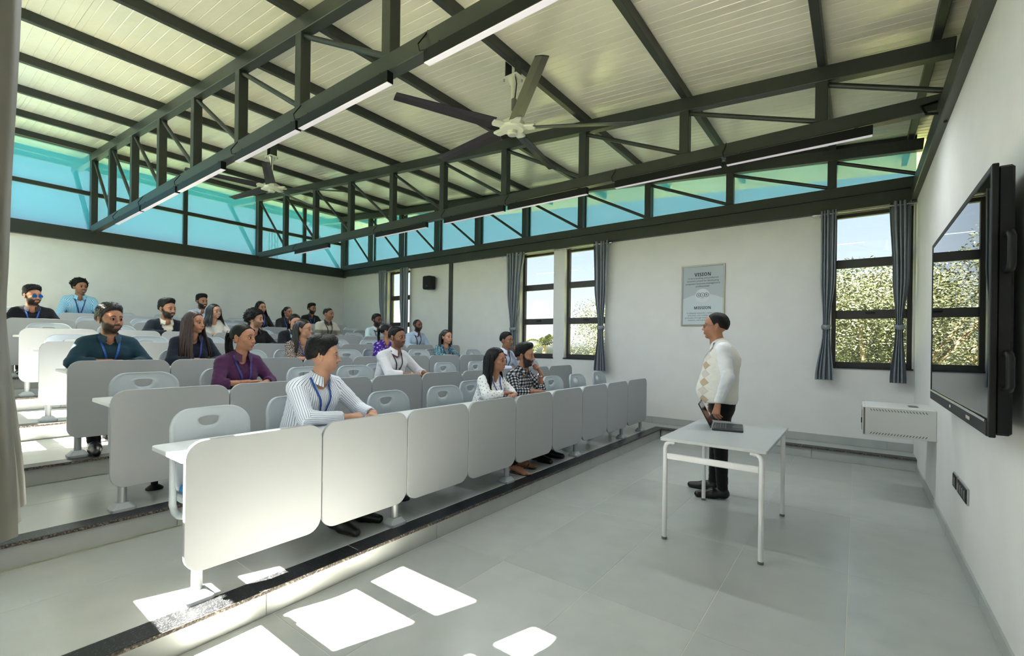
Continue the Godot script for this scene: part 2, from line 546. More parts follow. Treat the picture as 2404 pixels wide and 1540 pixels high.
func build_roof() -> void:
	var c := structure("ceiling")
	# sandwich sheets 1 m wide running up the slope, with pressed grooves
	var x0 := 0.85
	var x1 := -13.35
	for k in 10:
		var z0 := 0.95 - k * 1.0
		var st := new_st()
		var prof := []      # (z, depth)
		prof.append(Vector2(0.0015, 0.0))
		for i in 10:
			var g := 0.05 + i * 0.1
			prof.append(Vector2(g - 0.006, 0.0))
			prof.append(Vector2(g - 0.002, 0.0035))
			prof.append(Vector2(g + 0.002, 0.0035))
			prof.append(Vector2(g + 0.006, 0.0))
		prof.append(Vector2(0.9985, 0.0))
		for i in prof.size() - 1:
			var a: Vector2 = prof[i]
			var b: Vector2 = prof[i + 1]
			quad(st, Vector3(x0, sheet_y(x0) + a.y, z0 - a.x), Vector3(x1, sheet_y(x1) + a.y, z0 - a.x), Vector3(x1, sheet_y(x1) + b.y, z0 - b.x), Vector3(x0, sheet_y(x0) + b.y, z0 - b.x))
		# body above
		var zc := z0 - 0.5
		var d := Vector3(x1 - x0, sheet_y(x1) - sheet_y(x0), 0)
		bar(st, Vector3(x0, sheet_y(x0) + 0.03, zc), Vector3(x0, sheet_y(x0) + 0.03, zc) + d, 0.997, 0.05, 0.0)
		part(c, "ceiling_panel", st.commit(), M.sheet)
	# purlins along z
	for k in 12:
		var px := 0.96 - 1.25 * k - (0.0 if k != 0 else 0.25)
		if k == 0: px = 0.50
		var o := part(self, "roof_purlin", box_mesh(Vector3(0.065, 0.10, 9.3), 0.004), M.steel, Vector3(px, sheet_y(px) - 0.051, -3.75), Basis(Vector3.BACK, -0.0768))
		var nth: String = ["first", "second", "third", "fourth", "fifth", "sixth", "seventh", "eighth", "ninth", "tenth", "eleventh", "twelfth"][k]
		tag(o, "dark steel purlin under the ceiling sheets, %s from the display wall" % nth, "purlin", "steel purlins under the ceiling sheets")
	# eaves beam outside the back clerestory
	tag(part(self, "trim_8", box_mesh(Vector3(0.08, 0.14, 9.3), 0.004), M.steel, Vector3(-13.2, sheet_y(-13.2) - 0.07, -3.75)), "", "", "", "structure")
	var names := ["dark steel roof truss with black lamps over the aisle end of the desks", "dark steel roof truss with black lamps over the middle of the desks", "dark steel roof truss standing over the window wall in front of the clerestory"]
	var tz := [-2.165, -5.17, -7.42]
	for i in 3:
		truss(tz[i], names[i], i)
	# lamps
	var l1 := [[-9.72, -8.44], [-8.38, -6.98], [-6.90, -5.58], [-5.24, -4.0], [-3.96, -2.72], [-2.34, -1.12]]
	var l2 := [[-9.74, -8.44], [-6.92, -5.60], [-5.20, -4.01], [-3.94, -2.70], [-2.33, -1.15], [-1.10, 0.09]]
	var nths := ["sixth", "fifth", "fourth", "third", "second", "first"]
	for i in 6:
		lamp(l1[i][0], l1[i][1], tz[0] + 0.055, "black linear lamp under the aisle-end truss, %s from the display wall" % nths[i], "linear lamps under the trusses")
		lamp(l2[i][0], l2[i][1], tz[1] + 0.055, "black linear lamp under the middle truss, %s from the display wall" % nths[i], "linear lamps under the trusses")
	fan(Vector3(-2.79, 0, -3.67), 3.60, 0.52, "five-bladed ceiling fan with white hub hanging over the front seats")
	fan(Vector3(-7.79, 0, -3.67), 3.97, 0.75, "five-bladed ceiling fan with white hub hanging over the back rows")

func truss(z: float, label: String, which: int) -> void:
	var t := base("roof_truss", Vector3(0, 0, z))
	tag(t, label, "truss")
	var low := func(x: float) -> float: return 3.878 - 0.0768 * x
	var st := new_st()
	var xa := XF + 0.05
	var xb := -13.25
	bar(st, Vector3(xa, low.call(xa) + 0.07, 0), Vector3(xb, low.call(xb) + 0.07, 0), 0.10, 0.14, 0.005)
	part(t, "top_chord", st.commit(), M.steel)
	st = new_st()
	bar(st, Vector3(xa, CHORD_Y + 0.065, 0), Vector3(XB + 0.02, CHORD_Y + 0.065, 0), 0.10, 0.13, 0.005)
	part(t, "bottom_chord", st.commit(), M.steel)
	for k in 10:
		var x := -0.29 - 1.25 * k
		var y0 := CHORD_Y + 0.13
		var y1: float = low.call(x)
		part(t, "truss_post", box_mesh(Vector3(0.10, y1 - y0, 0.095), 0.004), M.steel, Vector3(x, (y0 + y1) / 2, 0))
		# round diagonal from this post's head down to the foot of the next post towards the front
		var xn := x + 1.25 - 0.05
		if k == 0: xn = XF
		st = new_st()
		tube2(st, [Vector3(x + 0.05, y1 - 0.03, 0), Vector3(xn, y0 + 0.03, 0)], 0.024, 10)
		part(t, "diagonal", st.commit(), M.steel)
	# strut of the eaves outside
	st = new_st()
	bar(st, Vector3(-13.15, low.call(-13.15), 0), Vector3(XB - 0.12, 3.45, 0), 0.07, 0.07, 0.004)
	part(t, "eaves_strut", st.commit(), M.steel)

func lamp(xa: float, xb: float, z: float, label: String, group: String) -> void:
	var t := base("linear_lamp", Vector3((xa + xb) / 2, CHORD_Y - 0.062, z))
	tag(t, label, "lamp", group)
	var l := xb - xa
	part(t, "housing", box_mesh(Vector3(l, 0.085, 0.055), 0.002), M.black, Vector3.ZERO)
	part(t, "diffuser", box_mesh(Vector3(l - 0.006, 0.004, 0.049), 0.001), M.diffuser, Vector3(0, -0.0435, 0))
	for s in [-1, 1]:
		part(t, "clip", box_mesh(Vector3(0.03, 0.024, 0.03), 0.002), M.steel, Vector3(s * (l / 2 - 0.12), 0.052, 0))
	var st := new_st()
	tube2(st, [Vector3(-l / 2 + 0.03, 0.03, 0.03), Vector3(-l / 2 - 0.02, 0.035, 0.045), Vector3(-l / 2 - 0.03, 0.08, 0.05), Vector3(-l / 2 - 0.01, 0.15, 0.01), Vector3(-l / 2 - 0.01, 0.20, -0.02)], 0.005, 6)
	part(t, "flex", st.commit(), M.black)
	var a := AreaLight3D.new()
	a.name = "lamp_light"
	a.area_size = Vector2(l - 0.02, 0.045)
	a.light_color = LAMP_COLOR
	a.light_energy = LAMP_ENERGY
	a.area_range = 16.0
	a.shadow_enabled = true
	t.add_child(a, true)
	a.transform = Transform3D(Basis(Vector3.RIGHT, -PI / 2), Vector3(0, -0.047, 0))

const LAMP_COLOR := Color(0.95, 0.98, 1.0)
const LAMP_ENERGY := 0.5

func fan(at: Vector3, hub_y: float, turn: float, label: String) -> void:
	var t := base("ceiling_fan", Vector3(at.x, 0, at.z))
	tag(t, label, "fan")
	var top := sheet_y(at.x) - 0.10
	# channel bracket on the purlin
	var st := new_st()
	for s in [-1, 1]:
		bevel_box(st, Vector3(0.012, 0.16, 0.10), 0.002, Transform3D(Basis(), Vector3(s * 0.06, top - 0.06, 0)))
	bevel_box(st, Vector3(0.13, 0.012, 0.10), 0.002, Transform3D(Basis(), Vector3(0, top - 0.14, 0)))
	part(t, "bracket", st.commit(), M.steel)
	part(t, "mount_plate", box_mesh(Vector3(0.20, 0.008, 0.16), 0.002), M.fan_white, Vector3(0, top - 0.152, 0))
	for s in [[-1, -1], [1, -1], [1, 1], [-1, 1]]:
		st = new_st()
		lathe(st, [Vector2(0.0, -0.02), Vector2(0.009, -0.02), Vector2(0.009, 0.012), Vector2(0, 0.012)], 8)
		part(t, "bolt", st.commit(), M.chrome, Vector3(s[0] * 0.07, top - 0.16, s[1] * 0.055))
	st = new_st()
	lathe(st, [Vector2(0.05, top - 0.156), Vector2(0.02, top - 0.24), Vector2(0.02, hub_y + 0.08)].map(func(v): return v), 14)
	part(t, "down_rod", st.commit(), M.fan_white)
	st = new_st()
	tube2(st, [Vector3(0.05, top - 0.15, 0.03), Vector3(0.075, top - 0.24, 0.04), Vector3(0.05, hub_y + 0.22, 0.035), Vector3(0.06, hub_y + 0.13, 0.03), Vector3(0.03, hub_y + 0.07, 0.02)], 0.006, 6)
	part(t, "cable", st.commit(), M.black)
	st = new_st()
	bevel_box(st, Vector3(0.05, 0.13, 0.045), 0.012, Transform3D(Basis(), Vector3(0.045, hub_y + 0.19, 0.04)))
	part(t, "capacitor_box", st.commit(), M.fan_grey)
	st = new_st()
	lathe(st, [Vector2(0.0, -0.085), Vector2(0.045, -0.085), Vector2(0.05, -0.075), Vector2(0.05, -0.045), Vector2(0.11, -0.035), Vector2(0.13, -0.01), Vector2(0.125, 0.03), Vector2(0.09, 0.05), Vector2(0.06, 0.075), Vector2(0.03, 0.085), Vector2(0.0, 0.085)], 28)
	part(t, "hub", st.commit(), M.fan_white, Vector3(0, hub_y, 0))
	st = new_st()
	lathe(st, [Vector2(0.0, -0.0895), Vector2(0.036, -0.0895), Vector2(0.036, -0.084)], 24)
	part(t, "hub_badge", st.commit(), M.fan_badge, Vector3(0, hub_y, 0))
	for k in 5:
		var b := Basis(Vector3.UP, turn + TAU * k / 5)
		st = new_st()
		bevel_box(st, Vector3(0.13, 0.03, 0.10), 0.01, Transform3D(Basis(), Vector3(0.165, -0.005, 0)))
		for q in [0.14, 0.19]:
			for s in [-1, 1]:
				bevel_box(st, Vector3(0.02, 0.036, 0.018), 0.003, Transform3D(Basis(), Vector3(q, -0.004, s * 0.03)))
		part(t, "blade_holder", st.commit(), M.fan_white, Vector3(0, hub_y, 0), b)
		st = new_st()
		var n := 16
		for i in n:
			var u0 := float(i) / n
			var u1 := float(i + 1) / n
			var e := []
			for u in [u0, u1]:
				var xx: float = 0.21 + u * 0.97
				var w: float = lerpf(0.15, 0.11, u)
				var tw: float = lerpf(0.30, 0.12, u)
				for s in [-1.0, 0.0, 1.0]:
					e.append(Vector3(xx, -s * sin(tw) * w * 0.5 + (0.006 if s == 0.0 else 0.0) - 0.01, s * cos(tw) * w * 0.5))
			for s in 2:
				var a: Vector3 = e[s]
				var b2: Vector3 = e[s + 1]
				var c: Vector3 = e[s + 4]
				var d: Vector3 = e[s + 3]
				quad(st, a, b2, c, d)
				var dn := Vector3(0, -0.006, 0)
				quad(st, d + dn, c + dn, b2 + dn, a + dn)
			for s in [0, 2]:
				var dn2 := Vector3(0, -0.006, 0)
				if s == 0: quad(st, e[0], e[3], e[3] + dn2, e[0] + dn2)
				else: quad(st, e[2] + dn2, e[5] + dn2, e[5], e[2])
		part(t, "blade", st.commit(), M.fan_blade, Vector3(0, hub_y, 0), b)

# ---------------------------------------------------------------- windows, curtains
func window_unit(x0: float, x1: float, z: float, inside: float, glass: Material) -> void:
	# three stacked panes in a brown-black aluminium frame; inside = +1 when the room lies towards +z
	var w := structure(numbered("window_%d" % window_count))
	window_count += 1
	var f := 0.05
	var y0 := 1.17
	var y1 := 3.22
	var st := new_st()
	for s in [x0 + f / 2, x1 - f / 2]:
		bevel_box(st, Vector3(f, y1 - y0, 0.07), 0.004, Transform3D(Basis(), Vector3(s, (y0 + y1) / 2, z)))
	for yy in [[y0, 0.07], [y1 - 0.05, 0.05]]:
		bevel_box(st, Vector3(x1 - x0 - 2 * f, yy[1], 0.068), 0.004, Transform3D(Basis(), Vector3((x0 + x1) / 2, yy[0] + yy[1] / 2, z)))
	part(w, "window_frame", st.commit(), M.frame)
	for yy in [1.87, 2.55]:
		var rail := part(w, "rail", box_mesh(Vector3(x1 - x0 - 2 * f, 0.115, 0.06), 0.006), M.frame, Vector3((x0 + x1) / 2, yy, z))
		if yy < 2.0:
			part(rail, "handle", box_mesh(Vector3(0.10, 0.016, 0.03), 0.004), M.black, Vector3(0, 0.02, inside * 0.045))
	for yy in [[1.24, 1.8125], [1.9275, 2.4925], [2.6075, 3.17]]:
		part(w, "pane", pane_mesh(x1 - x0 - 2 * f, yy[1] - yy[0]), glass, Vector3((x0 + x1) / 2, (yy[0] + yy[1]) / 2, z))
	part(w, "window_sill", box_mesh(Vector3(x1 - x0 + 0.02, 0.018, 0.16), 0.003), M.granite, Vector3((x0 + x1) / 2, 1.165, z + inside * 0.07))

func pane_mesh(w: float, h: float) -> ArrayMesh:
	# one sheet: the renderer's pane material treats it as a thin glass sheet
	var st := new_st()
	quad(st, Vector3(-w / 2, -h / 2, 0), Vector3(w / 2, -h / 2, 0), Vector3(w / 2, h / 2, 0), Vector3(-w / 2, h / 2, 0))
	return st.commit()

var window_count := 1

func build_windows() -> void:
	M.glass_plain = mat(Color(0.93, 0.96, 0.97, 0.05), 0.01)
	M.glass_plain.transparency = BaseMaterial3D.TRANSPARENCY_ALPHA
	# plain glass of the window wall; grey tint added to dim the outdoor view
	M.glass_dimming = mat(Color(0.20, 0.21, 0.21, 0.55), 0.01)
	M.glass_dimming.transparency = BaseMaterial3D.TRANSPARENCY_ALPHA
	for o in [[-9.67, -8.80], [-5.45, -4.66], [-4.42, -3.58], [-0.285, 0.545]]:
		window_unit(o[0], o[1], ZW - 0.13, 1.0, M.glass_dimming)
	for o in near_opens():
		window_unit(o[0], o[1], ZN + 0.05, -1.0, M.glass_plain)
	# clerestory glazing over the window wall and the near wall
	for side in [[ZW - 0.06, "window_side_clerestory"], [ZN + 0.12, "window_near_clerestory"]]:
		var z: float = side[0]
		var w := structure(side[1])
		for k in 11:
			var xa := -0.29 - 1.25 * (k - 1)
			var xb := xa - 1.25
			if k == 0: xa = XF
			xb = maxf(xb, XB)
			if k == 0: xb = -0.29
			var st := new_st()
			var y0 := 3.40
			var ya := sheet_y(xa) - 0.03
			var yb := sheet_y(xb) - 0.03
			quad(st, Vector3(xb, y0, z), Vector3(xa, y0, z), Vector3(xa, ya, z), Vector3(xb, yb, z))
			part(w, "pane", st.commit(), M.blue_glass)
			var mh := sheet_y(xb) - 3.40
			part(w, "mullion", box_mesh(Vector3(0.055, mh, 0.05), 0.003), M.steel, Vector3(xb, 3.40 + mh / 2, z - 0.004))
		var fr := new_st()
		bar(fr, Vector3(XF, sheet_y(XF) - 0.03, z), Vector3(XB, sheet_y(XB) - 0.03, z), 0.06, 0.06, 0.003)
		bar(fr, Vector3(XF, 3.425, z), Vector3(XB, 3.425, z), 0.06, 0.05, 0.003)
		part(w, "window_frame", fr.commit(), M.steel)
	# back clerestory, two tiers of panes
	var bw := structure("window_back_clerestory")
	var zs := [ZN + 0.1, -1.05, -2.165, -3.67, -5.17, -6.35, ZW - 0.05]
	var xg := XB - 0.06
	for i in zs.size() - 1:
		for yy in [[3.45, 4.12], [4.19, 4.93]]:
			part(bw, "pane", pane_mesh(zs[i] - zs[i + 1] - 0.08, yy[1] - yy[0]), M.blue_glass, Vector3(xg, (yy[0] + yy[1]) / 2, (zs[i] + zs[i + 1]) / 2), Basis(Vector3.UP, PI / 2))
		part(bw, "mullion", box_mesh(Vector3(0.08, 1.55, 0.08), 0.004), M.steel, Vector3(xg, 4.22, zs[i + 1]))
	part(bw, "rail", box_mesh(Vector3(0.075, 0.075, ZN - ZW), 0.004), M.steel, Vector3(xg, 4.155, (ZN + ZW) / 2))
	part(bw, "head_rail", box_mesh(Vector3(0.09, 0.10, ZN - ZW), 0.004), M.steel, Vector3(xg, 4.96, (ZN + ZW) / 2))
	# curtains of the window wall
	var zc := ZW + 0.12
	curtain_rod(-10.0, -8.68, zc, "steel curtain rod over the window behind the back seats")
	curtain_rod(-5.80, -3.44, zc, "long steel curtain rod over the pair of windows")
	curtain_rod(-0.47, 0.535, zc, "short steel curtain rod over the window by the display")
	var keys := func(a): return a
	curtain([[3.245, -0.40, -0.24], [2.37, -0.395, -0.245], [1.73, -0.368, -0.294], [1.66, -0.37, -0.29], [1.0, -0.445, -0.25]], zc, 4, 1.70, "grey satin curtain tied back beside the poster, at the window by the display")
	curtain([[3.245, 0.297, 0.515], [2.32, 0.335, 0.507], [1.72, 0.374, 0.446], [1.65, 0.37, 0.45], [1.0, 0.32, 0.49]], zc, 4, 1.69, "grey satin curtain tied back in the corner next to the display")
	curtain([[3.245, -5.70, -5.27], [2.5, -5.67, -5.36], [1.75, -5.60, -5.45], [1.68, -5.60, -5.45], [1.0, -5.66, -5.40]], zc, 5, 1.72, "grey satin curtain swept aside at the far end of the long rod")
	curtain([[3.245, -3.76, -3.48], [2.5, -3.73, -3.50], [1.76, -3.665, -3.553], [1.69, -3.665, -3.55], [0.97, -3.72, -3.47]], zc, 4, 1.73, "grey satin curtain tied back at the poster end of the long rod")
	curtain([[3.245, -9.87, -9.58], [2.5, -9.82, -9.60], [1.95, -9.75, -9.63], [1.88, -9.75, -9.63], [1.35, -9.82, -9.58]], zc, 4, 1.92, "grey satin curtain at the back window, on the side of the back wall")
	curtain([[3.245, -9.01, -8.73], [2.5, -8.99, -8.73], [1.9, -8.96, -8.73], [1.35, -8.98, -8.72]], zc, 4, -1.0, "grey satin curtain hanging loose at the back window beside the loudspeaker")
	# curtain on the camera's side of the room
	curtain([[3.245, -2.06, -1.30], [2.4, -1.75, -1.28], [1.75, -1.55, -1.27], [1.5, -1.50, -1.22], [1.11, -1.62, -1.02]], -0.085, 7, -1.0, "pale satin curtain hanging at the window beside the lower steps", M.near_curtain, 0.055)
	curtain([[3.245, -3.30, -3.05], [1.0, -3.30, -3.08]], ZN - 0.10, 5, -1.0, "pale satin curtain drawn to the far side of the pair of aisle windows", M.near_curtain, 0.03)
	curtain_rod(-3.35, -1.10, ZN - 0.12, "steel curtain rod over the aisle windows")

func curtain_rod(x0: float, x1: float, z: float, label: String) -> void:
	var t := base("curtain_rod", Vector3((x0 + x1) / 2, 3.20, z))
	tag(t, label, "curtain rod")
	var h := (x1 - x0) / 2
	var st := new_st()
	tube2(st, [Vector3(-h, 0, 0), Vector3(h, 0, 0)], 0.011, 12)
	part(t, "rod", st.commit(), M.chrome)
	for s in [-1, 1]:
		st = new_st()
		lathe(st, [Vector2(0, -0.025), Vector2(0.017, -0.02), Vector2(0.017, 0.02), Vector2(0, 0.025)], 12, Transform3D(Basis(Vector3.BACK, PI / 2), Vector3(s * (h + 0.015), 0, 0)))
		part(t, "finial", st.commit(), M.chrome)
		st = new_st()
		var back := ZW - z if z < -4.0 else ZN - z
		tube2(st, [Vector3(s * (h - 0.05), 0, 0), Vector3(s * (h - 0.05), 0, back)], 0.008, 8)
		part(t, "bracket", st.commit(), M.chrome)

func curtain(keys: Array, z: float, folds: int, tie: float, label: String, m: Material = null, amp := 0.034) -> void:
	if m == null: m = M.curtain
	var mid: float = (keys[0][1] + keys[0][2]) / 2
	var t := base("curtain", Vector3(mid, 0, z))
	tag(t, label, "curtain")
	var nv := 44
	var nu := folds * 10
	var grid := []
	var y_top: float = keys[0][0]
	var y_bot: float = keys[-1][0]
	var w_top: float = keys[0][2] - keys[0][1]
	for j in nv + 1:
		var y := lerpf(y_top, y_bot, float(j) / nv)
		var k := 0
		while k < keys.size() - 2 and y < keys[k + 1][0]:
			k += 1
		var u := clampf((keys[k][0] - y) / maxf(keys[k][0] - keys[k + 1][0], 0.001), 0, 1)
		u = u * u * (3 - 2 * u)
		var xl: float = lerpf(keys[k][1], keys[k + 1][1], u) - mid
		var xr: float = lerpf(keys[k][2], keys[k + 1][2], u) - mid
		var row := []
		var sq := clampf((xr - xl) / w_top, 0.3, 1.2)
		for i in nu + 1:
			var s := float(i) / nu
			var ph := TAU * folds * (s + 0.045 * sin(TAU * s * 1.3 + mid * 5.0))
			var a: float = amp * (0.55 + 0.45 * sq) * (1.0 + 0.25 * sin(s * 9.0 + y * 1.7))
			var zz: float = a * cos(ph) + 0.012 * sin(y * 3.1 + s * 5.0) * (1.0 - exp(-(y_top - y) * 3.0))
			var xx: float = lerpf(xl, xr, s) + 0.2 * amp * sin(ph * 2.0) * sq
			row.append(Vector3(xx, y, zz))
		grid.append(row)
	var st := new_st()
	st.set_smooth_group(0)
	for j in nv:
		for i in nu:
			for p in [grid[j][i], grid[j][i + 1], grid[j + 1][i + 1], grid[j][i], grid[j + 1][i + 1], grid[j + 1][i]]:
				st.add_vertex(p)
	st.index()
	st.generate_normals()
	part(t, "cloth", st.commit(), m)
	if tie > 0.0:
		var kk: Array = keys[2]
		st = new_st()
		st.set_smooth_group(0)
		var cx: float = (kk[1] + kk[2]) / 2 - mid
		var ring := func(a: float, y: float, grow: float) -> Vector3:
			return Vector3(cx + cos(a) * ((kk[2] - kk[1]) / 2 + 0.012 + grow), tie + y + 0.006 * sin(a * 3.0), sin(a) * (amp * 0.85 + 0.012 + grow))
		for i in 24:
			var a := TAU * i / 24
			var b := TAU * (i + 1) / 24
			for q in [[-0.03, 0.0, -0.012, 0.008], [-0.012, 0.008, 0.012, 0.008], [0.012, 0.008, 0.03, 0.0]]:
				for p in [ring.call(a, q[0], q[1]), ring.call(b, q[2], q[3]), ring.call(b, q[0], q[1]), ring.call(a, q[0], q[1]), ring.call(a, q[2], q[3]), ring.call(b, q[2], q[3])]:
					st.add_vertex(p)
		st.index()
		st.generate_normals()
		part(t, "tie_band", st.commit(), m)
	# grommets
	for i in folds:
		st = new_st()
		var cx := lerpf(keys[0][1], keys[0][2], (i + 0.5) / folds) - mid
		var pth := []
		for q in 13:
			var a := TAU * q / 12
			pth.append(Vector3(cx, 3.20 + cos(a) * 0.021, sin(a) * 0.021))
		tube2(st, pth, 0.004, 6)
		part(t, "grommet", st.commit(), M.chrome)

# ---------------------------------------------------------------- outdoors
func build_outdoors() -> void:
	var pm := PlaneMesh.new()
	pm.size = Vector2(320, 320)
	tag(part(self, "ground", pm, M.grass, Vector3(0, -3.6, 0)), "", "", "", "structure")
	# [x, y, z, radius, height scale, leaves, label]
	tree(Vector3(0.3, -3.6, -17.0), 6.0, 3.7, 70000, 31, "broad pale green tree filling the window by the display")
	tree(Vector3(-3.9, -3.6, -22.0), 4.6, 3.4, 36000, 32, "dense green tree behind the poster wall, mirrored in the display")
	tree(Vector3(-9.2, -3.6, -20.5), 4.9, 2.7, 22000, 33, "open-crowned tree outside the window at the poster end of the pair")
	tree(Vector3(4.2, -3.6, -24.0), 5.0, 3.4, 16000, 36, "tall leafy tree farther off beyond the front corner")
	mast(Vector3(-52.5, -3.6, -25.0), 17.5, "thin lattice mast far beyond the back clerestory")
	palm(Vector3(-16.6, -3.6, -25.5), 5.0, "slender palm seen through the far window of the pair")
	var r := RandomNumberGenerator.new()
	r.seed = 77
	for i in 26:
		var a := -0.35 + 1.55 * i / 26.0
		var d := r.randf_range(52, 75)
		tree(Vector3(-sin(a) * d + 4.0, -3.6, -cos(a) * d), r.randf_range(1.6, 3.0), r.randf_range(2.8, 4.2), 700, 100 + i, "small far-off tree in the treeline beyond the windows", "far-off trees of the treeline")

func tree(at: Vector3, mid_y: float, rad: float, leaves: int, seed_: int, label: String, group := "") -> void:
	# crown of leaf blades round a forked trunk; at = foot, mid_y = crown centre above the foot
	var t := base("tree", at)
	tag(t, label, "tree", group)
	var r := RandomNumberGenerator.new()
	r.seed = seed_
	var st := new_st()
	var blobs := []
	var blade := 0.072 if leaves > 1000 else 0.4     # length scale of one leaf blade or spray
	var nb := 14 if leaves > 1000 else 4
	for i in nb:
		var d := Vector3(r.randfn(0, 0.55), r.randfn(0, 0.5), r.randfn(0, 0.55))
		blobs.append([Vector3(0, mid_y, 0) + d * rad * 0.75, rad * r.randf_range(0.30, 0.52)])
	var ts := rad * 0.05
	tube(st, PackedVector3Array([Vector3.ZERO, Vector3(0.1, mid_y * 0.4, 0.05), Vector3(0, mid_y * 0.75, 0)]), PackedFloat32Array([ts * 1.3, ts, ts * 0.7]), 8)
	for b in blobs:
		tube(st, PackedVector3Array([Vector3(0, mid_y * 0.55, 0), (b[0] + Vector3(0, mid_y * 0.5, 0)) * 0.5, b[0]]), PackedFloat32Array([ts * 0.6, ts * 0.35, ts * 0.15]), 6)
	part(t, "trunk", st.commit(), M.bark)
	var lm := new_st()
	lm.set_color(Color.WHITE)
	quad(lm, Vector3(-0.5, 0, 0), Vector3(0, 0.04, -0.2), Vector3(0.55, 0, 0), Vector3(0, 0.04, 0.2))
	var mm := MultiMesh.new()
	mm.transform_format = MultiMesh.TRANSFORM_3D
	mm.use_colors = true
	mm.mesh = lm.commit()
	mm.instance_count = leaves
	for i in leaves:
		var b: Array = blobs[r.randi_range(0, blobs.size() - 1)]
		var d := Vector3(r.randfn(), r.randfn(), r.randfn()).normalized()
		var p: Vector3 = b[0] + d * b[1] * pow(r.randf(), 0.4)
		var bas := Basis.from_euler(Vector3(r.randf_range(-1.2, 1.2), r.randf() * TAU, r.randf_range(-1.0, 1.0))).scaled(Vector3.ONE * blade * r.randf_range(0.8, 1.7))
		mm.set_instance_transform(i, Transform3D(bas, p))
		var v := r.randf_range(0.75, 1.2)
		mm.set_instance_color(i, Color(v * r.randf_range(0.85, 1.15), v, v * r.randf_range(0.7, 1.1)))
	var mi := MultiMeshInstance3D.new()
	mi.name = "foliage"
	mi.multimesh = mm
	mi.material_override = M.leaf
	mi.set_meta("kind", "stuff")
	t.add_child(mi, true)

func mast(at: Vector3, h: float, label: String) -> void:
	var t := base("lattice_mast", at)
	tag(t, label, "mast")
	var legs := []
	for q in [[-1, -1], [1, -1], [1, 1], [-1, 1]]:
		legs.append(Vector3(q[0] * 0.32, 0, q[1] * 0.32))
	for i in 4:
		var st := new_st()
		bar(st, legs[i], legs[i] + Vector3(0, h, 0), 0.06, 0.06, 0.0)
		part(t, "mast_leg", st.commit(), M.steel)
		st = new_st()
		for k in int(h / 0.8):
			bar(st, legs[i] + Vector3(0, k * 0.8, 0), legs[(i + 1) % 4] + Vector3(0, k * 0.8 + 0.8, 0), 0.035, 0.035, 0.0)
		part(t, "lattice_bracing", st.commit(), M.steel)

func palm(at: Vector3, h: float, label: String) -> void:
	var t := base("palm", at)
	tag(t, label, "palm")
	var st := new_st()
	tube(st, PackedVector3Array([Vector3.ZERO, Vector3(0.15, h * 0.5, 0), Vector3(0.1, h, 0)]), PackedFloat32Array([0.2, 0.15, 0.13]), 8)
	part(t, "trunk", st.commit(), M.bark)
	var r := RandomNumberGenerator.new()
	r.seed = 5
	for k in 14:
		st = new_st()
		st.set_color(Color(0.9, 0.9, 0.8))
		var a := TAU * k / 14 + r.randf() * 0.3
		var el := r.randf_range(0.1, 1.1)
		var dir := Vector3(cos(a) * cos(el), sin(el), sin(a) * cos(el))
		var side := Vector3(-sin(a), 0, cos(a))
		for i in 12:
			var u := i / 12.0
			var p := Vector3(0.1, h, 0) + dir * u * 2.0 + Vector3.DOWN * u * u * 1.3
			for s in [-1.0, 1.0]:
				var tip: Vector3 = p + side * s * 0.5 * (1.1 - u) + dir * 0.25 + Vector3.DOWN * 0.25
				tri(st, p, p + dir * 0.12, tip)
		part(t, "frond", st.commit(), M.leaf)

# ---------------------------------------------------------------- desks and chairs
func row_x(row: int) -> float:
	return -2.52 - TIER_P * (row - 1)

func row_y(row: int) -> float:
	return TIER_H * row

func seat_z(s: int) -> float:
	return (PANEL_Z[s - 1] + PANEL_Z[s]) / 2

const ORDINAL := ["", "first", "second", "third", "fourth", "fifth", "sixth", "seventh", "eighth", "ninth"]

func desk_row(row: int) -> void:
	var x := row_x(row)
	var y := row_y(row)
	var t := base("lecture_desk", Vector3(x, y, 0))
	var said: String = {1: "front row on the lowest step", 7: "top row by the back wall"}.get(row, "%s row from the teacher" % ORDINAL[row])
	tag(t, "long grey lecture desk with nine front panels, %s" % said, "desk", "long lecture desks on the steps")
	var b := Basis(Vector3.UP, PI / 2)
	for i in 9:
		var w: float = PANEL_Z[i] - PANEL_Z[i + 1] - 0.006
		var key := "panel%.3f" % w
		if not M.has(key):
			var st := new_st()
			plate(st, rounded_outline(w, 0.63, 0.085, 7), 0.022, 0.0025)
			M[key] = st.commit()
		part(t, "front_panel", M[key], M.panel, Vector3(0, 0.475, (PANEL_Z[i] + PANEL_Z[i + 1]) / 2), b)
		if i < 8:
			for yy in [0.62, 0.30]:
				part(t, "panel_clip", clip_mesh, M.post, Vector3(-0.012, yy, PANEL_Z[i + 1]))
	var l: float = PANEL_Z[0] - PANEL_Z[9]
	part(t, "desktop", desktop_mesh, M.desktop, Vector3(-0.24, 0.695, (PANEL_Z[0] + PANEL_Z[9]) / 2))
	for z in [-0.88, -2.085, -3.365, -4.65, -5.945, -6.63]:
		var p := part(t, "desk_post", post_mesh, M.post, Vector3(-0.055, 0.345, z))
		part(p, "post_foot", foot_mesh, M.foot, Vector3(0, -0.345, 0))
		part(t, "support_arm", arm_mesh, M.post, Vector3(-0.24, 0.665, z))

var clip_mesh: Mesh
var desktop_mesh: Mesh
var post_mesh: Mesh
var foot_mesh: Mesh
var arm_mesh: Mesh
var chair_proto: Node3D

func oval_prism(w: float, d: float, h: float) -> Mesh:
	var st := new_st()
	plate(st, rounded_outline(w, d, minf(w, d) * 0.49, 6), h, 0.001, Transform3D(Basis(Vector3.RIGHT, PI / 2), Vector3.ZERO))
	return st.commit()

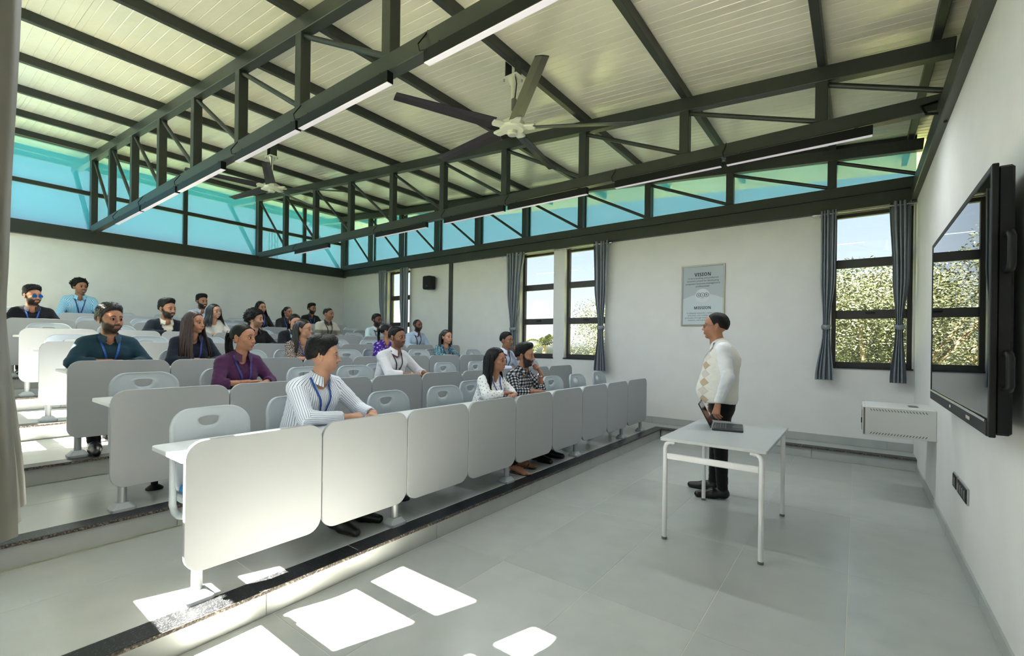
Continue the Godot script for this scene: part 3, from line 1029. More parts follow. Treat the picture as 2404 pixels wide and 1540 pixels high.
func make_foot() -> Mesh:
	# low hipped shoe with a rounded plan and a second lobe behind for the seat pivot
	var st := new_st()
	var a := [[0.055, 0.066, 0.0], [0.055, 0.066, 0.018], [0.032, 0.036, 0.052]]
	for i in 2:
		var p := rounded_outline(a[i][0] * 2, a[i][1] * 2, 0.022, 3)
		var q := rounded_outline(a[i + 1][0] * 2, a[i + 1][1] * 2, 0.012, 3)
		for k in p.size():
			var k2 := (k + 1) % p.size()
			quad(st, Vector3(p[k2].x, a[i][2], p[k2].y), Vector3(p[k].x, a[i][2], p[k].y), Vector3(q[k].x, a[i + 1][2], q[k].y), Vector3(q[k2].x, a[i + 1][2], q[k2].y))
	var q2 := rounded_outline(a[2][0] * 2, a[2][1] * 2, 0.012, 3)
	for k in range(1, q2.size() - 1):
		tri(st, Vector3(q2[0].x, 0.052, q2[0].y), Vector3(q2[k + 1].x, 0.052, q2[k + 1].y), Vector3(q2[k].x, 0.052, q2[k].y))
	return st.commit()

func back_z(x: float, y: float) -> float:
	# curved shell of the chair back: wraps forward at the sides, leans back towards the top
	return -0.155 - 0.115 * (y - 0.42) + 0.9 * x * x

func make_chair() -> Node3D:
	var t := base("lecture_chair", Vector3.ZERO)
	# shell: rings between the handle hole and the rounded outline
	var hole := PackedVector2Array()
	var outer := PackedVector2Array()
	var n := 72
	var hc := Vector2(0, 0.795)
	for k in n:
		var a := TAU * k / n
		var d := Vector2(cos(a), sin(a))
		# D-shaped hole: flat top, round bottom
		var hr := 1.0 / pow(pow(absf(d.x) / 0.064, 2.6) + pow(absf(d.y) / (0.013 if d.y > 0 else 0.036), 2.4), 1.0 / 2.5)
		hole.append(hc + d * hr)
		# outline: march outward to a rounded box 0.45 wide from y 0.40 to 0.865, top corners rounder
		var lo := 0.0
		var hi := 0.6
		for q in 24:
			var m := (lo + hi) / 2
			var p := hc + d * m
			var hw := 0.225 - 0.018 * clampf((0.62 - p.y) / 0.22, 0, 1)
			var r := 0.115 if p.y > 0.63 else 0.04
			var e := Vector2(absf(p.x) - (hw - r), absf(p.y - 0.6325) - (0.2325 - r))
			var dist := Vector2(maxf(e.x, 0), maxf(e.y, 0)).length() + minf(maxf(e.x, e.y), 0) - r
			if dist > 0: hi = m
			else: lo = m
		outer.append(hc + d * lo)
	var rings := [0.0, 0.06, 0.14, 0.3, 0.5, 0.7, 0.86, 0.95, 1.0]
	var st := new_st()
	st.set_smooth_group(0)
	var grid := []
	for face in [1.0, -1.0]:
		for ri in rings.size():
			var row := []
			for k in n:
				var p := hole[k].lerp(outer[k], rings[ri])
				var rim := 0.0065
				if ri == 0: rim = 0.004
				elif ri == 1: rim = 0.012
				elif ri == 2: rim = 0.0075
				elif ri == rings.size() - 1: rim = 0.005
				elif ri == rings.size() - 2: rim = 0.0135
				elif ri == rings.size() - 3: rim = 0.009
				row.append(Vector3(p.x, p.y, back_z(p.x, p.y) + face * rim))
			grid.append(row)
	var nr := rings.size()
	for i in nr - 1:
		for k in n:
			var k2 := (k + 1) % n
			for p in [grid[i][k], grid[i][k2], grid[i + 1][k2], grid[i][k], grid[i + 1][k2], grid[i + 1][k]]:
				st.add_vertex(p)
			for p in [grid[nr + i][k], grid[nr + i + 1][k2], grid[nr + i][k2], grid[nr + i][k], grid[nr + i + 1][k], grid[nr + i + 1][k2]]:
				st.add_vertex(p)
	for k in n:
		var k2 := (k + 1) % n
		for p in [grid[0][k], grid[nr][k2], grid[0][k2], grid[0][k], grid[nr][k], grid[nr][k2]]:
			st.add_vertex(p)
		var a: int = nr - 1
		var b: int = 2 * nr - 1
		for p in [grid[a][k], grid[a][k2], grid[b][k2], grid[a][k], grid[b][k2], grid[b][k]]:
			st.add_vertex(p)
	st.index()
	st.generate_normals()
	part(t, "backrest", st.commit(), M.chair)
	# side rails curling under the seat
	for s in [-1.0, 1.0]:
		st = new_st()
		var path := PackedVector3Array([Vector3(s * 0.212, 0.72, back_z(0.212, 0.72)), Vector3(s * 0.213, 0.55, back_z(0.212, 0.55) - 0.004), Vector3(s * 0.212, 0.42, back_z(0.21, 0.42) - 0.012), Vector3(s * 0.21, 0.34, -0.135), Vector3(s * 0.207, 0.30, -0.115), Vector3(s * 0.20, 0.283, -0.075), Vector3(s * 0.185, 0.29, -0.02), Vector3(s * 0.16, 0.325, 0.05), Vector3(s * 0.14, 0.36, 0.10)])
		tube(st, path, PackedFloat32Array([0.012, 0.017, 0.019, 0.019, 0.019, 0.018, 0.017, 0.016, 0.014]), 10)
		part(t, "side_rail", st.commit(), M.chair)
	st = new_st()
	plate(st, rounded_outline(0.40, 0.40, 0.07, 5), 0.045, 0.008, Transform3D(Basis(Vector3.RIGHT, -PI / 2), Vector3(0, 0.378, 0.03)))
	var seat := part(t, "seat", st.commit(), M.chair)
	st = new_st()
	plate(st, rounded_outline(0.385, 0.385, 0.08, 5), 0.05, 0.016, Transform3D(Basis(Vector3.RIGHT, -PI / 2), Vector3(0, 0.4255, 0.03)))
	tag(part(seat, "cushion", st.commit(), M.blue_seat), "blue seat cushion")
	st = new_st()
	lathe(st, [Vector2(0.0, 0.235), Vector2(0.026, 0.235), Vector2(0.026, 0.25), Vector2(0.034, 0.255), Vector2(0.034, 0.29), Vector2(0.03, 0.295), Vector2(0.03, 0.355), Vector2(0, 0.356)], 16)
	part(t, "swivel", st.commit(), M.black, Vector3(0, 0, 0.03))
	st = new_st()
	lathe(st, [Vector2(0.022, 0.03), Vector2(0.022, 0.24)], 14)
	part(t, "pedestal", st.commit(), M.black, Vector3(0, 0, 0.03))
	st = new_st()
	lathe(st, [Vector2(0, 0.0), Vector2(0.055, 0.0), Vector2(0.055, 0.010), Vector2(0.03, 0.03), Vector2(0, 0.03)], 20)
	part(t, "pivot_base", st.commit(), M.black, Vector3(0, 0.0, 0.03))
	return t

func build_desks_and_chairs() -> void:
	clip_mesh = box_mesh(Vector3(0.004, 0.05, 0.03), 0.001)
	var l: float = PANEL_Z[0] - PANEL_Z[9]
	var st := new_st()
	plate(st, rounded_outline(0.455, l, 0.02, 4), 0.025, 0.003, Transform3D(Basis(Vector3.RIGHT, PI / 2), Vector3.ZERO))
	desktop_mesh = st.commit()
	post_mesh = oval_prism(0.046, 0.048, 0.69)
	foot_mesh = make_foot()
	arm_mesh = box_mesh(Vector3(0.36, 0.03, 0.03), 0.006)
	for row in range(1, ROWS + 1):
		desk_row(row)
	chair_proto = make_chair()
	var first := true
	var r := RandomNumberGenerator.new()
	r.seed = 4
	for row in range(1, ROWS + 1):
		for s in range(1, 10):
			var c: Node3D = chair_proto
			if not first:
				c = chair_proto.duplicate()
				c.name = numbered("lecture_chair")
				add_child(c)
			first = false
			var who := ""
			var z := seat_z(s)
			var x := row_x(row) - 0.44
			var turn := PI / 2 + r.randf_range(-0.10, 0.12)
			for p in SEATED:
				if p.row == row and p.seat == s:
					who = p.short
					z = p.z
					x = row_x(row) - p.off - 0.165
					turn = PI / 2 + deg_to_rad(p.body) * 0.6
			if who == "":
				# empty chairs beside a taken one swing aside to leave room
				for p in SEATED:
					if p.row == row and absf(p.z - z) < 0.52:
						z = p.z + signf(z - p.z) * 0.52
			c.position = Vector3(x, row_y(row), z)
			c.rotation.y = turn
			var lab := "empty grey plastic chair with handle hole, %s seat from the aisle in the %s row" % [ORDINAL[s], ORDINAL[row] if row > 1 else "front"]
			if who: lab = "grey plastic chair taken by %s" % who
			tag(c, lab, "chair", "grey lecture chairs")

# ---------------------------------------------------------------- things on and by the front and window walls
func text_part(parent: Node, called: String, s: String, size: float, m: Material, at: Vector3, basis := Basis(), bold := false, width_scale := 1.0) -> void:
	var f := SystemFont.new()
	f.font_names = PackedStringArray(["Droid Sans"])
	f.font_weight = 700 if bold else 400
	var tm := TextMesh.new()
	tm.text = s
	tm.font = f
	tm.font_size = 48
	tm.pixel_size = size / 48.0
	tm.depth = 0.001
	tm.curve_step = 1.0
	part(parent, called, tm, m, at, basis.scaled_local(Vector3(width_scale, 1, 1)))

func build_front_things() -> void:
	teacher_table()
	laptop()
	display()
	wall_cabinet()
	poster()
	# switch plates low on the front wall
	for e in [[-4.42, 0.15, 0.505, 2, "narrow dark switch plate beside the larger one, low on the front wall"], [-4.14, 0.32, 0.505, 4, "wide dark socket and switch plate low on the front wall"]]:
		var t := base("switch_plate", Vector3(XF, e[2], e[0]))
		tag(t, e[4], "switch plate")
		part(t, "surround", box_mesh(Vector3(0.012, 0.105, e[1]), 0.003), M.chrome, Vector3(-0.006, 0, 0))
		part(t, "plate", box_mesh(Vector3(0.012, 0.088, e[1] - 0.018), 0.002), M.black, Vector3(-0.010, 0, 0))
		for k in e[3]:
			var zz: float = (k + 0.5) / e[3] * (e[1] - 0.04) - (e[1] - 0.04) / 2
			part(t, "rocker", box_mesh(Vector3(0.008, 0.055, 0.028), 0.003), M.fan_grey, Vector3(-0.016, 0, zz))
	# loudspeaker
	var sp := base("loudspeaker", Vector3(-7.945, 2.81, ZW))
	tag(sp, "small black loudspeaker mounted on the window wall beside the steel column", "loudspeaker")
	part(sp, "bracket", box_mesh(Vector3(0.06, 0.08, 0.07), 0.004), M.black, Vector3(0, 0, 0.035))
	var st := new_st()
	plate(st, rounded_outline(0.25, 0.31, 0.035, 5), 0.18, 0.012)
	part(sp, "housing", st.commit(), M.black, Vector3(0, 0, 0.16))
	st = new_st()
	plate(st, rounded_outline(0.225, 0.285, 0.028, 5), 0.01, 0.003)
	part(sp, "grille", st.commit(), M.grille, Vector3(0, 0, 0.253))
	part(sp, "badge", box_mesh(Vector3(0.022, 0.012, 0.003), 0.001), M.chrome, Vector3(0.02, -0.08, 0.259))
	# cable loop where the truss meets the front wall
	st = new_st()
	tube2(st, [Vector3(XF - 0.06, 3.46, -5.10), Vector3(XF - 0.16, 3.44, -5.08), Vector3(XF - 0.13, 3.36, -5.06), Vector3(XF - 0.03, 3.32, -5.02), Vector3(XF - 0.02, 3.24, -5.0)], 0.012, 8)
	tag(part(self, "cable", st.commit(), M.black), "black cable looping from the truss end onto the front wall", "cable")

func teacher_table() -> void:
	var c := Vector3(-0.805, 0, -3.925)
	var t := base("table", c)
	tag(t, "white steel-framed table with grey top carrying the laptop", "table")
	var st := new_st()
	plate(st, rounded_outline(0.70, 1.12, 0.012, 3), 0.024, 0.003, Transform3D(Basis(Vector3.RIGHT, PI / 2), Vector3.ZERO))
	part(t, "tabletop", st.commit(), M.table_top, Vector3(0, 0.737, 0))
	for sz in [1, -1]:
		for sx in [-1, 1]:
			st = new_st()
			var x: float = sx * 0.315
			var z: float = sz * 0.54
			var path := PackedVector3Array([Vector3(x, 0.012, z), Vector3(x, 0.60, z), Vector3(x, 0.67, z), Vector3(x - sx * 0.008, 0.70, z), Vector3(x - sx * 0.03, 0.718, z), Vector3(x - sx * 0.07, 0.722, z)])
			tube(st, path, PackedFloat32Array([0.017, 0.017, 0.017, 0.017, 0.017, 0.016]), 12)
			var leg := part(t, "leg", st.commit(), M.white_metal)
			st = new_st()
			lathe(st, [Vector2(0, 0), Vector2(0.019, 0), Vector2(0.019, 0.02), Vector2(0.017, 0.022)], 14, Transform3D(Basis(), Vector3(x, 0, z)))
			part(leg, "leg_cap", st.commit(), M.fan_grey)
		part(t, "crossbar", box_mesh(Vector3(0.60, 0.045, 0.022), 0.005), M.white_metal, Vector3(0, 0.615, sz * 0.54))
	for sx in [-1, 1]:
		part(t, "side_rail", box_mesh(Vector3(0.022, 0.03, 1.06), 0.005), M.white_metal, Vector3(sx * 0.27, 0.71, 0))

func laptop() -> void:
	# hinge on the audience side, keyboard towards the display wall
	var t := base("laptop", Vector3(-0.862, 0.749, -4.10), deg_to_rad(11))
	tag(t, "open dark grey laptop on the white steel table", "laptop")
	part(t, "base", box_mesh(Vector3(0.225, 0.015, 0.345), 0.004), M.laptop, Vector3(0.015, 0.008, 0))
	var key := box_mesh(Vector3(0.0135, 0.003, 0.0165), 0.001)
	for i in 5:
		for j in 14:
			var k := part(t, "key", key, M.laptop_key, Vector3(-0.075 + i * 0.0185, 0.0172, -0.128 + j * 0.0197))
	part(t, "touchpad", box_mesh(Vector3(0.068, 0.0012, 0.11), 0.0004), M.laptop_key, Vector3(0.085, 0.0164, 0.0))
	var lid := Node3D.new()
	lid.name = "lid"
	t.add_child(lid, true)
	lid.position = Vector3(-0.103, 0.014, 0)
	lid.rotation.z = deg_to_rad(27)
	part(lid, "lid_shell", box_mesh(Vector3(0.007, 0.215, 0.345), 0.003), M.laptop, Vector3(0, 0.11, 0))
	part(lid, "laptop_screen", box_mesh(Vector3(0.001, 0.19, 0.32), 0.0), M.black_gloss, Vector3(0.0041, 0.112, 0))

func display() -> void:
	var t := base("display", Vector3(XF - 0.115, 1.632, -3.755))
	tag(t, "large wall-mounted interactive display with black frame and reflecting dark screen", "display")
	var w := 1.95
	var h := 1.165
	part(t, "display_body", box_mesh(Vector3(0.055, h - 0.02, w - 0.02), 0.01), M.black, Vector3(0.045, 0, 0))
	part(t, "rear_housing", box_mesh(Vector3(0.04, h * 0.6, w * 0.7), 0.012), M.black, Vector3(0.09, 0, 0))
	part(t, "screen", box_mesh(Vector3(0.006, h - 0.10, w - 0.06), 0.001), M.screen, Vector3(0.006, 0.02, 0))
	for s in [-1, 1]:
		part(t, "bezel", box_mesh(Vector3(0.022, h, 0.03), 0.003), M.black, Vector3(0.011, 0, s * (w / 2 - 0.015)))
	part(t, "bezel", box_mesh(Vector3(0.022, 0.03, w - 0.06), 0.003), M.black, Vector3(0.011, h / 2 - 0.015, 0))
	part(t, "bezel", box_mesh(Vector3(0.026, 0.068, w - 0.06), 0.004), M.black, Vector3(0.009, -h / 2 + 0.034, 0))
	part(t, "sensor_strip", box_mesh(Vector3(0.006, 0.012, w - 0.10), 0.001), M.chrome, Vector3(-0.004, -h / 2 + 0.066, 0))
	part(t, "power_badge", box_mesh(Vector3(0.003, 0.016, 0.03), 0.001), M.fan_white, Vector3(-0.005, -h / 2 + 0.036, 0.0))
	part(t, "front_port", box_mesh(Vector3(0.003, 0.018, 0.10), 0.004), M.chrome, Vector3(-0.005, -h / 2 + 0.034, 0.55))
	for yy in [0.20, -0.30]:
		var st := new_st()
		var z := w / 2 - 0.01
		tube2(st, [Vector3(0.05, yy + 0.075, z), Vector3(0.05, yy + 0.075, z + 0.05), Vector3(0.05, yy + 0.055, z + 0.072), Vector3(0.05, yy - 0.055, z + 0.072), Vector3(0.05, yy - 0.075, z + 0.05), Vector3(0.05, yy - 0.075, z)], 0.014, 10)
		part(t, "carry_handle", st.commit(), M.black)

func wall_cabinet() -> void:
	var t := base("wall_cabinet", Vector3(XF, 0.745, -5.72))
	tag(t, "white metal network cabinet fixed to the front wall beside the display", "cabinet")
	var d := 0.50
	part(t, "cabinet_body", box_mesh(Vector3(d, 0.27, 0.55), 0.004), M.cabinet, Vector3(-d / 2, 0, 0))
	var door := part(t, "cabinet_door", box_mesh(Vector3(0.022, 0.262, 0.54), 0.004), M.cabinet, Vector3(-d - 0.009, 0, 0))
	part(door, "door_glass", box_mesh(Vector3(0.003, 0.19, 0.43), 0.001), M.black_gloss, Vector3(-0.0125, 0, 0))
	part(door, "lock", box_mesh(Vector3(0.016, 0.05, 0.02), 0.003), M.black, Vector3(-0.012, 0, 0.235))
	part(door, "door_edge", box_mesh(Vector3(0.012, 0.25, 0.006), 0.001), M.fan_grey, Vector3(0.004, 0, 0.271))
	var slot := box_mesh(Vector3(0.004, 0.022, 0.003), 0.0)
	for yy in [[0.108, 0.6], [-0.108, -0.6]]:
		for k in 19:
			part(t, "vent_slot", slot, M.black, Vector3(-d + 0.045 + k * 0.0215, yy[0], 0.2745), Basis(Vector3.BACK, yy[1]))
	for k in 2:
		var st := new_st()
		plate(st, rounded_outline(0.075, 0.045, 0.02, 4), 0.004, 0.001, Transform3D(Basis(Vector3.RIGHT, PI / 2), Vector3(-0.14, 0.1355, -0.05 + k * 0.10)))
		part(t, "cable_port", st.commit(), M.black)

func poster() -> void:
	var t := base("framed_notice", Vector3(-1.932, 2.217, ZW))
	tag(t, "framed vision and mission notice with three linked rings, on the window wall", "notice")
	var w := 0.645
	var h := 0.945
	for s in [-1, 1]:
		part(t, "frame_side", box_mesh(Vector3(0.022, h, 0.026), 0.003), M.alu, Vector3(s * (w / 2 - 0.011), 0, 0.013))
		part(t, "frame_rail", box_mesh(Vector3(w - 0.044, 0.022, 0.026), 0.003), M.alu, Vector3(0, s * (h / 2 - 0.011), 0.013))
	part(t, "print", box_mesh(Vector3(w - 0.044, h - 0.044, 0.004), 0.0), M.poster, Vector3(0, 0, 0.012))
	# paler lower field with an arched top, and the pale disc
	var arch := PackedVector2Array()
	var hw := w / 2 - 0.022
	arch.append(Vector2(-hw, -h / 2 + 0.022))
	arch.append(Vector2(hw, -h / 2 + 0.022))
	for i in 25:
		var x := lerpf(hw, -hw, i / 24.0)
		arch.append(Vector2(x, 0.03 - 0.085 * pow(absf(x) / hw, 1.6)))
	var st := new_st()
	plate(st, arch, 0.001, 0.0001, Transform3D(Basis(), Vector3(0, 0, 0.0146)))
	part(t, "pale_field", st.commit(), M.poster_pale)
	st = new_st()
	plate(st, rounded_outline(0.215, 0.215, 0.107, 8), 0.001, 0.0001, Transform3D(Basis(), Vector3(0, -0.005, 0.0154)))
	part(t, "pale_disc", st.commit(), M.poster_disc)
	for i in 3:
		st = new_st()
		var ring := []
		for q in 25:
			var a := TAU * q / 24
			ring.append(Vector3(-0.058 + i * 0.058 + cos(a) * 0.031, 0.005 + sin(a) * 0.031, 0.0165))
		tube2(st, ring, 0.0028, 5)
		part(t, "ring", st.commit(), M.ink)
		text_part(t, "letter", ["N", "S", "B"][i], 0.034, M.ink, Vector3(-0.058 + i * 0.058, 0.005, 0.0165), Basis(), true)
	text_part(t, "lettering", "BANGALORE", 0.011, M.ink, Vector3(0, -0.042, 0.0165), Basis())
	text_part(t, "lettering", "VISION", 0.072, M.ink, Vector3(0, 0.325, 0.015), Basis(), true)
	text_part(t, "lettering", "MISSION", 0.060, M.ink, Vector3(0, -0.195, 0.0155), Basis(), true)
	var lines := [["To be a leading and preferred", 0.268], ["business school for developing", 0.226], ["pragmatic business management", 0.184], ["professionals", 0.142], ["To develop impactful, collaborative,", -0.275], ["articulate, and socially conscious", -0.312], ["graduates through innovative learning,", -0.349], ["research, and outreach activities.", -0.386]]
	for l in lines:
		text_part(t, "lettering", l[0], 0.034 if l[1] > 0 else 0.030, M.ink_soft, Vector3(0, l[1], 0.0155), Basis())

# ---------------------------------------------------------------- people: distance fields and surface nets
# a bone is [a, b, radius at a, radius at b, blend, op]; op 0 joins, 1 carves
func nets(bones: Array, h: float) -> Array:
	var lo := Vector3(1e9, 1e9, 1e9)
	var hi := -lo
	for b in bones:
		if b[5] == 0:
			var m := Vector3.ONE * (maxf(b[2], b[3]) + 0.012)
			lo = lo.min((b[0] as Vector3) - m).min((b[1] as Vector3) - m)
			hi = hi.max((b[0] as Vector3) + m).max((b[1] as Vector3) + m)
	lo -= Vector3.ONE * h * 1.5
	hi += Vector3.ONE * h * 1.5
	var nx := int(ceil((hi.x - lo.x) / h)) + 1
	var ny := int(ceil((hi.y - lo.y) / h)) + 1
	var nz := int(ceil((hi.z - lo.z) / h)) + 1
	var f := PackedFloat32Array()
	f.resize(nx * ny * nz)
	f.fill(0.5)
	for b in bones:
		var a: Vector3 = b[0]
		var e: Vector3 = b[1]
		var ra: float = b[2]
		var rd: float = b[3] - b[2]
		var k: float = b[4]
		var op: int = b[5]
		var ba := e - a
		var il := 1.0 / maxf(ba.length_squared(), 1e-9)
		var mg := maxf(ra, ra + rd) + k + 2.0 * h
		var p0 := (a.min(e) - Vector3.ONE * mg - lo) / h
		var p1 := (a.max(e) + Vector3.ONE * mg - lo) / h
		var i0 := clampi(int(p0.x), 0, nx - 1)
		var i1 := clampi(int(p1.x) + 1, 0, nx - 1)
		var j0 := clampi(int(p0.y), 0, ny - 1)
		var j1 := clampi(int(p1.y) + 1, 0, ny - 1)
		var k0 := clampi(int(p0.z), 0, nz - 1)
		var k1 := clampi(int(p1.z) + 1, 0, nz - 1)
		for kk in range(k0, k1 + 1):
			for j in range(j0, j1 + 1):
				var at := (kk * ny + j) * nx
				var pa := Vector3(lo.x + i0 * h, lo.y + j * h, lo.z + kk * h) - a
				for i in range(i0, i1 + 1):
					var t := clampf(pa.dot(ba) * il, 0.0, 1.0)
					var d := (pa - ba * t).length() - ra - rd * t
					pa.x += h
					var o := f[at + i]
					if op == 0:
						if d < o + k:
							if k > 0.0 and d > o - k:
								var q := (k - absf(d - o)) / k
								f[at + i] = minf(d, o) - q * q * k * 0.25
							else:
								f[at + i] = d
					elif -d > o - k:
						var q2 := maxf(k - absf(-d - o), 0.0) / maxf(k, 1e-6)
						f[at + i] = maxf(-d, o) + q2 * q2 * k * 0.25
	return mesh_field(f, lo, nx, ny, nz, h)

func mesh_field(f: PackedFloat32Array, lo: Vector3, nx: int, ny: int, nz: int, h: float) -> Array:
	var vs := PackedVector3Array()
	var ns := PackedVector3Array()
	var idx := PackedInt32Array()
	var cell := PackedInt32Array()
	cell.resize(nx * ny * nz)
	cell.fill(-1)
	var sx := 1
	var sy := nx
	var sz := nx * ny
	var lim := h * 2.2
	for k in nz - 1:
		for j in ny - 1:
			var at := (k * ny + j) * nx
			for i in nx - 1:
				var c := at + i
				var f0 := f[c]
				if f0 > lim or f0 < -lim:
					continue
				var f1 := f[c + 1]
				var f2 := f[c + sy]
				var f3 := f[c + sy + 1]
				var f4 := f[c + sz]
				var f5 := f[c + sz + 1]
				var f6 := f[c + sz + sy]
				var f7 := f[c + sz + sy + 1]
				var s0 := f0 < 0.0
				if s0 == (f1 < 0.0) and s0 == (f2 < 0.0) and s0 == (f3 < 0.0) and s0 == (f4 < 0.0) and s0 == (f5 < 0.0) and s0 == (f6 < 0.0) and s0 == (f7 < 0.0):
					continue
				var p := Vector3.ZERO
				var n := 0
				if s0 != (f1 < 0.0): p += Vector3(f0 / (f0 - f1), 0, 0); n += 1
				if (f2 < 0.0) != (f3 < 0.0): p += Vector3(f2 / (f2 - f3), 1, 0); n += 1
				if (f4 < 0.0) != (f5 < 0.0): p += Vector3(f4 / (f4 - f5), 0, 1); n += 1
				if (f6 < 0.0) != (f7 < 0.0): p += Vector3(f6 / (f6 - f7), 1, 1); n += 1
				if s0 != (f2 < 0.0): p += Vector3(0, f0 / (f0 - f2), 0); n += 1
				if (f1 < 0.0) != (f3 < 0.0): p += Vector3(1, f1 / (f1 - f3), 0); n += 1
				if (f4 < 0.0) != (f6 < 0.0): p += Vector3(0, f4 / (f4 - f6), 1); n += 1
				if (f5 < 0.0) != (f7 < 0.0): p += Vector3(1, f5 / (f5 - f7), 1); n += 1
				if s0 != (f4 < 0.0): p += Vector3(0, 0, f0 / (f0 - f4)); n += 1
				if (f1 < 0.0) != (f5 < 0.0): p += Vector3(1, 0, f1 / (f1 - f5)); n += 1
				if (f2 < 0.0) != (f6 < 0.0): p += Vector3(0, 1, f2 / (f2 - f6)); n += 1
				if (f3 < 0.0) != (f7 < 0.0): p += Vector3(1, 1, f3 / (f3 - f7)); n += 1
				cell[c] = vs.size()
				vs.append(lo + (Vector3(i, j, k) + p / n) * h)
				ns.append(Vector3(f1 + f3 + f5 + f7 - f0 - f2 - f4 - f6, f2 + f3 + f6 + f7 - f0 - f1 - f4 - f5, f4 + f5 + f6 + f7 - f0 - f1 - f2 - f3).normalized())
				if i > 0 and j > 0 and k > 0:
					if s0 != (f1 < 0.0):
						quad_idx(idx, cell[c - sy - sz], cell[c - sz], cell[c], cell[c - sy], s0)
					if s0 != (f2 < 0.0):
						quad_idx(idx, cell[c - sz - sx], cell[c - sx], cell[c], cell[c - sz], s0)
					if s0 != (f4 < 0.0):
						quad_idx(idx, cell[c - sx - sy], cell[c - sy], cell[c], cell[c - sx], s0)
	return [vs, ns, idx]

func quad_idx(idx: PackedInt32Array, a: int, b: int, c: int, d: int, out: bool) -> void:
	# a b c d counter-clockwise about the axis; Godot wants clockwise fronts
	if a < 0 or b < 0 or c < 0 or d < 0:
		return
	if out: idx.append_array(PackedInt32Array([a, c, b, a, d, c]))
	else: idx.append_array(PackedInt32Array([a, b, c, a, c, d]))

# mesh pools: [vertices, normals, indices, colours]
func pool() -> Array:
	return [PackedVector3Array(), PackedVector3Array(), PackedInt32Array(), PackedColorArray()]

func pour(into: Array, g: Array, t: Transform3D, color: Color, colors := PackedColorArray(), flip := false) -> void:
	var n0: int = into[0].size()
	var vs: PackedVector3Array = t * (g[0] as PackedVector3Array)
	var ns: PackedVector3Array = Transform3D(t.basis.orthonormalized(), Vector3.ZERO) * (g[1] as PackedVector3Array)
	into[0].append_array(vs)
	into[1].append_array(ns)
	var idx: PackedInt32Array = g[2]
	var out := PackedInt32Array()
	out.resize(idx.size())
	if flip:
		for i in range(0, idx.size(), 3):
			out[i] = idx[i] + n0
			out[i + 1] = idx[i + 2] + n0
			out[i + 2] = idx[i + 1] + n0
	else:
		for i in idx.size():
			out[i] = idx[i] + n0
	into[2].append_array(out)
	if colors.size():
		into[3].append_array(colors)
	else:
		var cc := PackedColorArray()
		cc.resize(vs.size())
		cc.fill(color)
		into[3].append_array(cc)

func pool_mesh(p: Array, uv := PackedVector2Array()) -> ArrayMesh:
	var arr := []
	arr.resize(Mesh.ARRAY_MAX)
	arr[Mesh.ARRAY_VERTEX] = p[0]
	arr[Mesh.ARRAY_NORMAL] = p[1]
	arr[Mesh.ARRAY_INDEX] = p[2]
	arr[Mesh.ARRAY_COLOR] = p[3]
	if uv.size(): arr[Mesh.ARRAY_TEX_UV] = uv
	var m := ArrayMesh.new()
	m.add_surface_from_arrays(Mesh.PRIMITIVE_TRIANGLES, arr)
	return m

# ---------------------------------------------------------------- heads
# head frame: origin between the eyes' height and the ears, y up, z towards the face, x to the person's left; chin at y -0.115, crown at 0.118
func ell(c: Vector3, r: Vector3, k := 0.01, op := 0) -> Array:
	return [c, r, k, op]

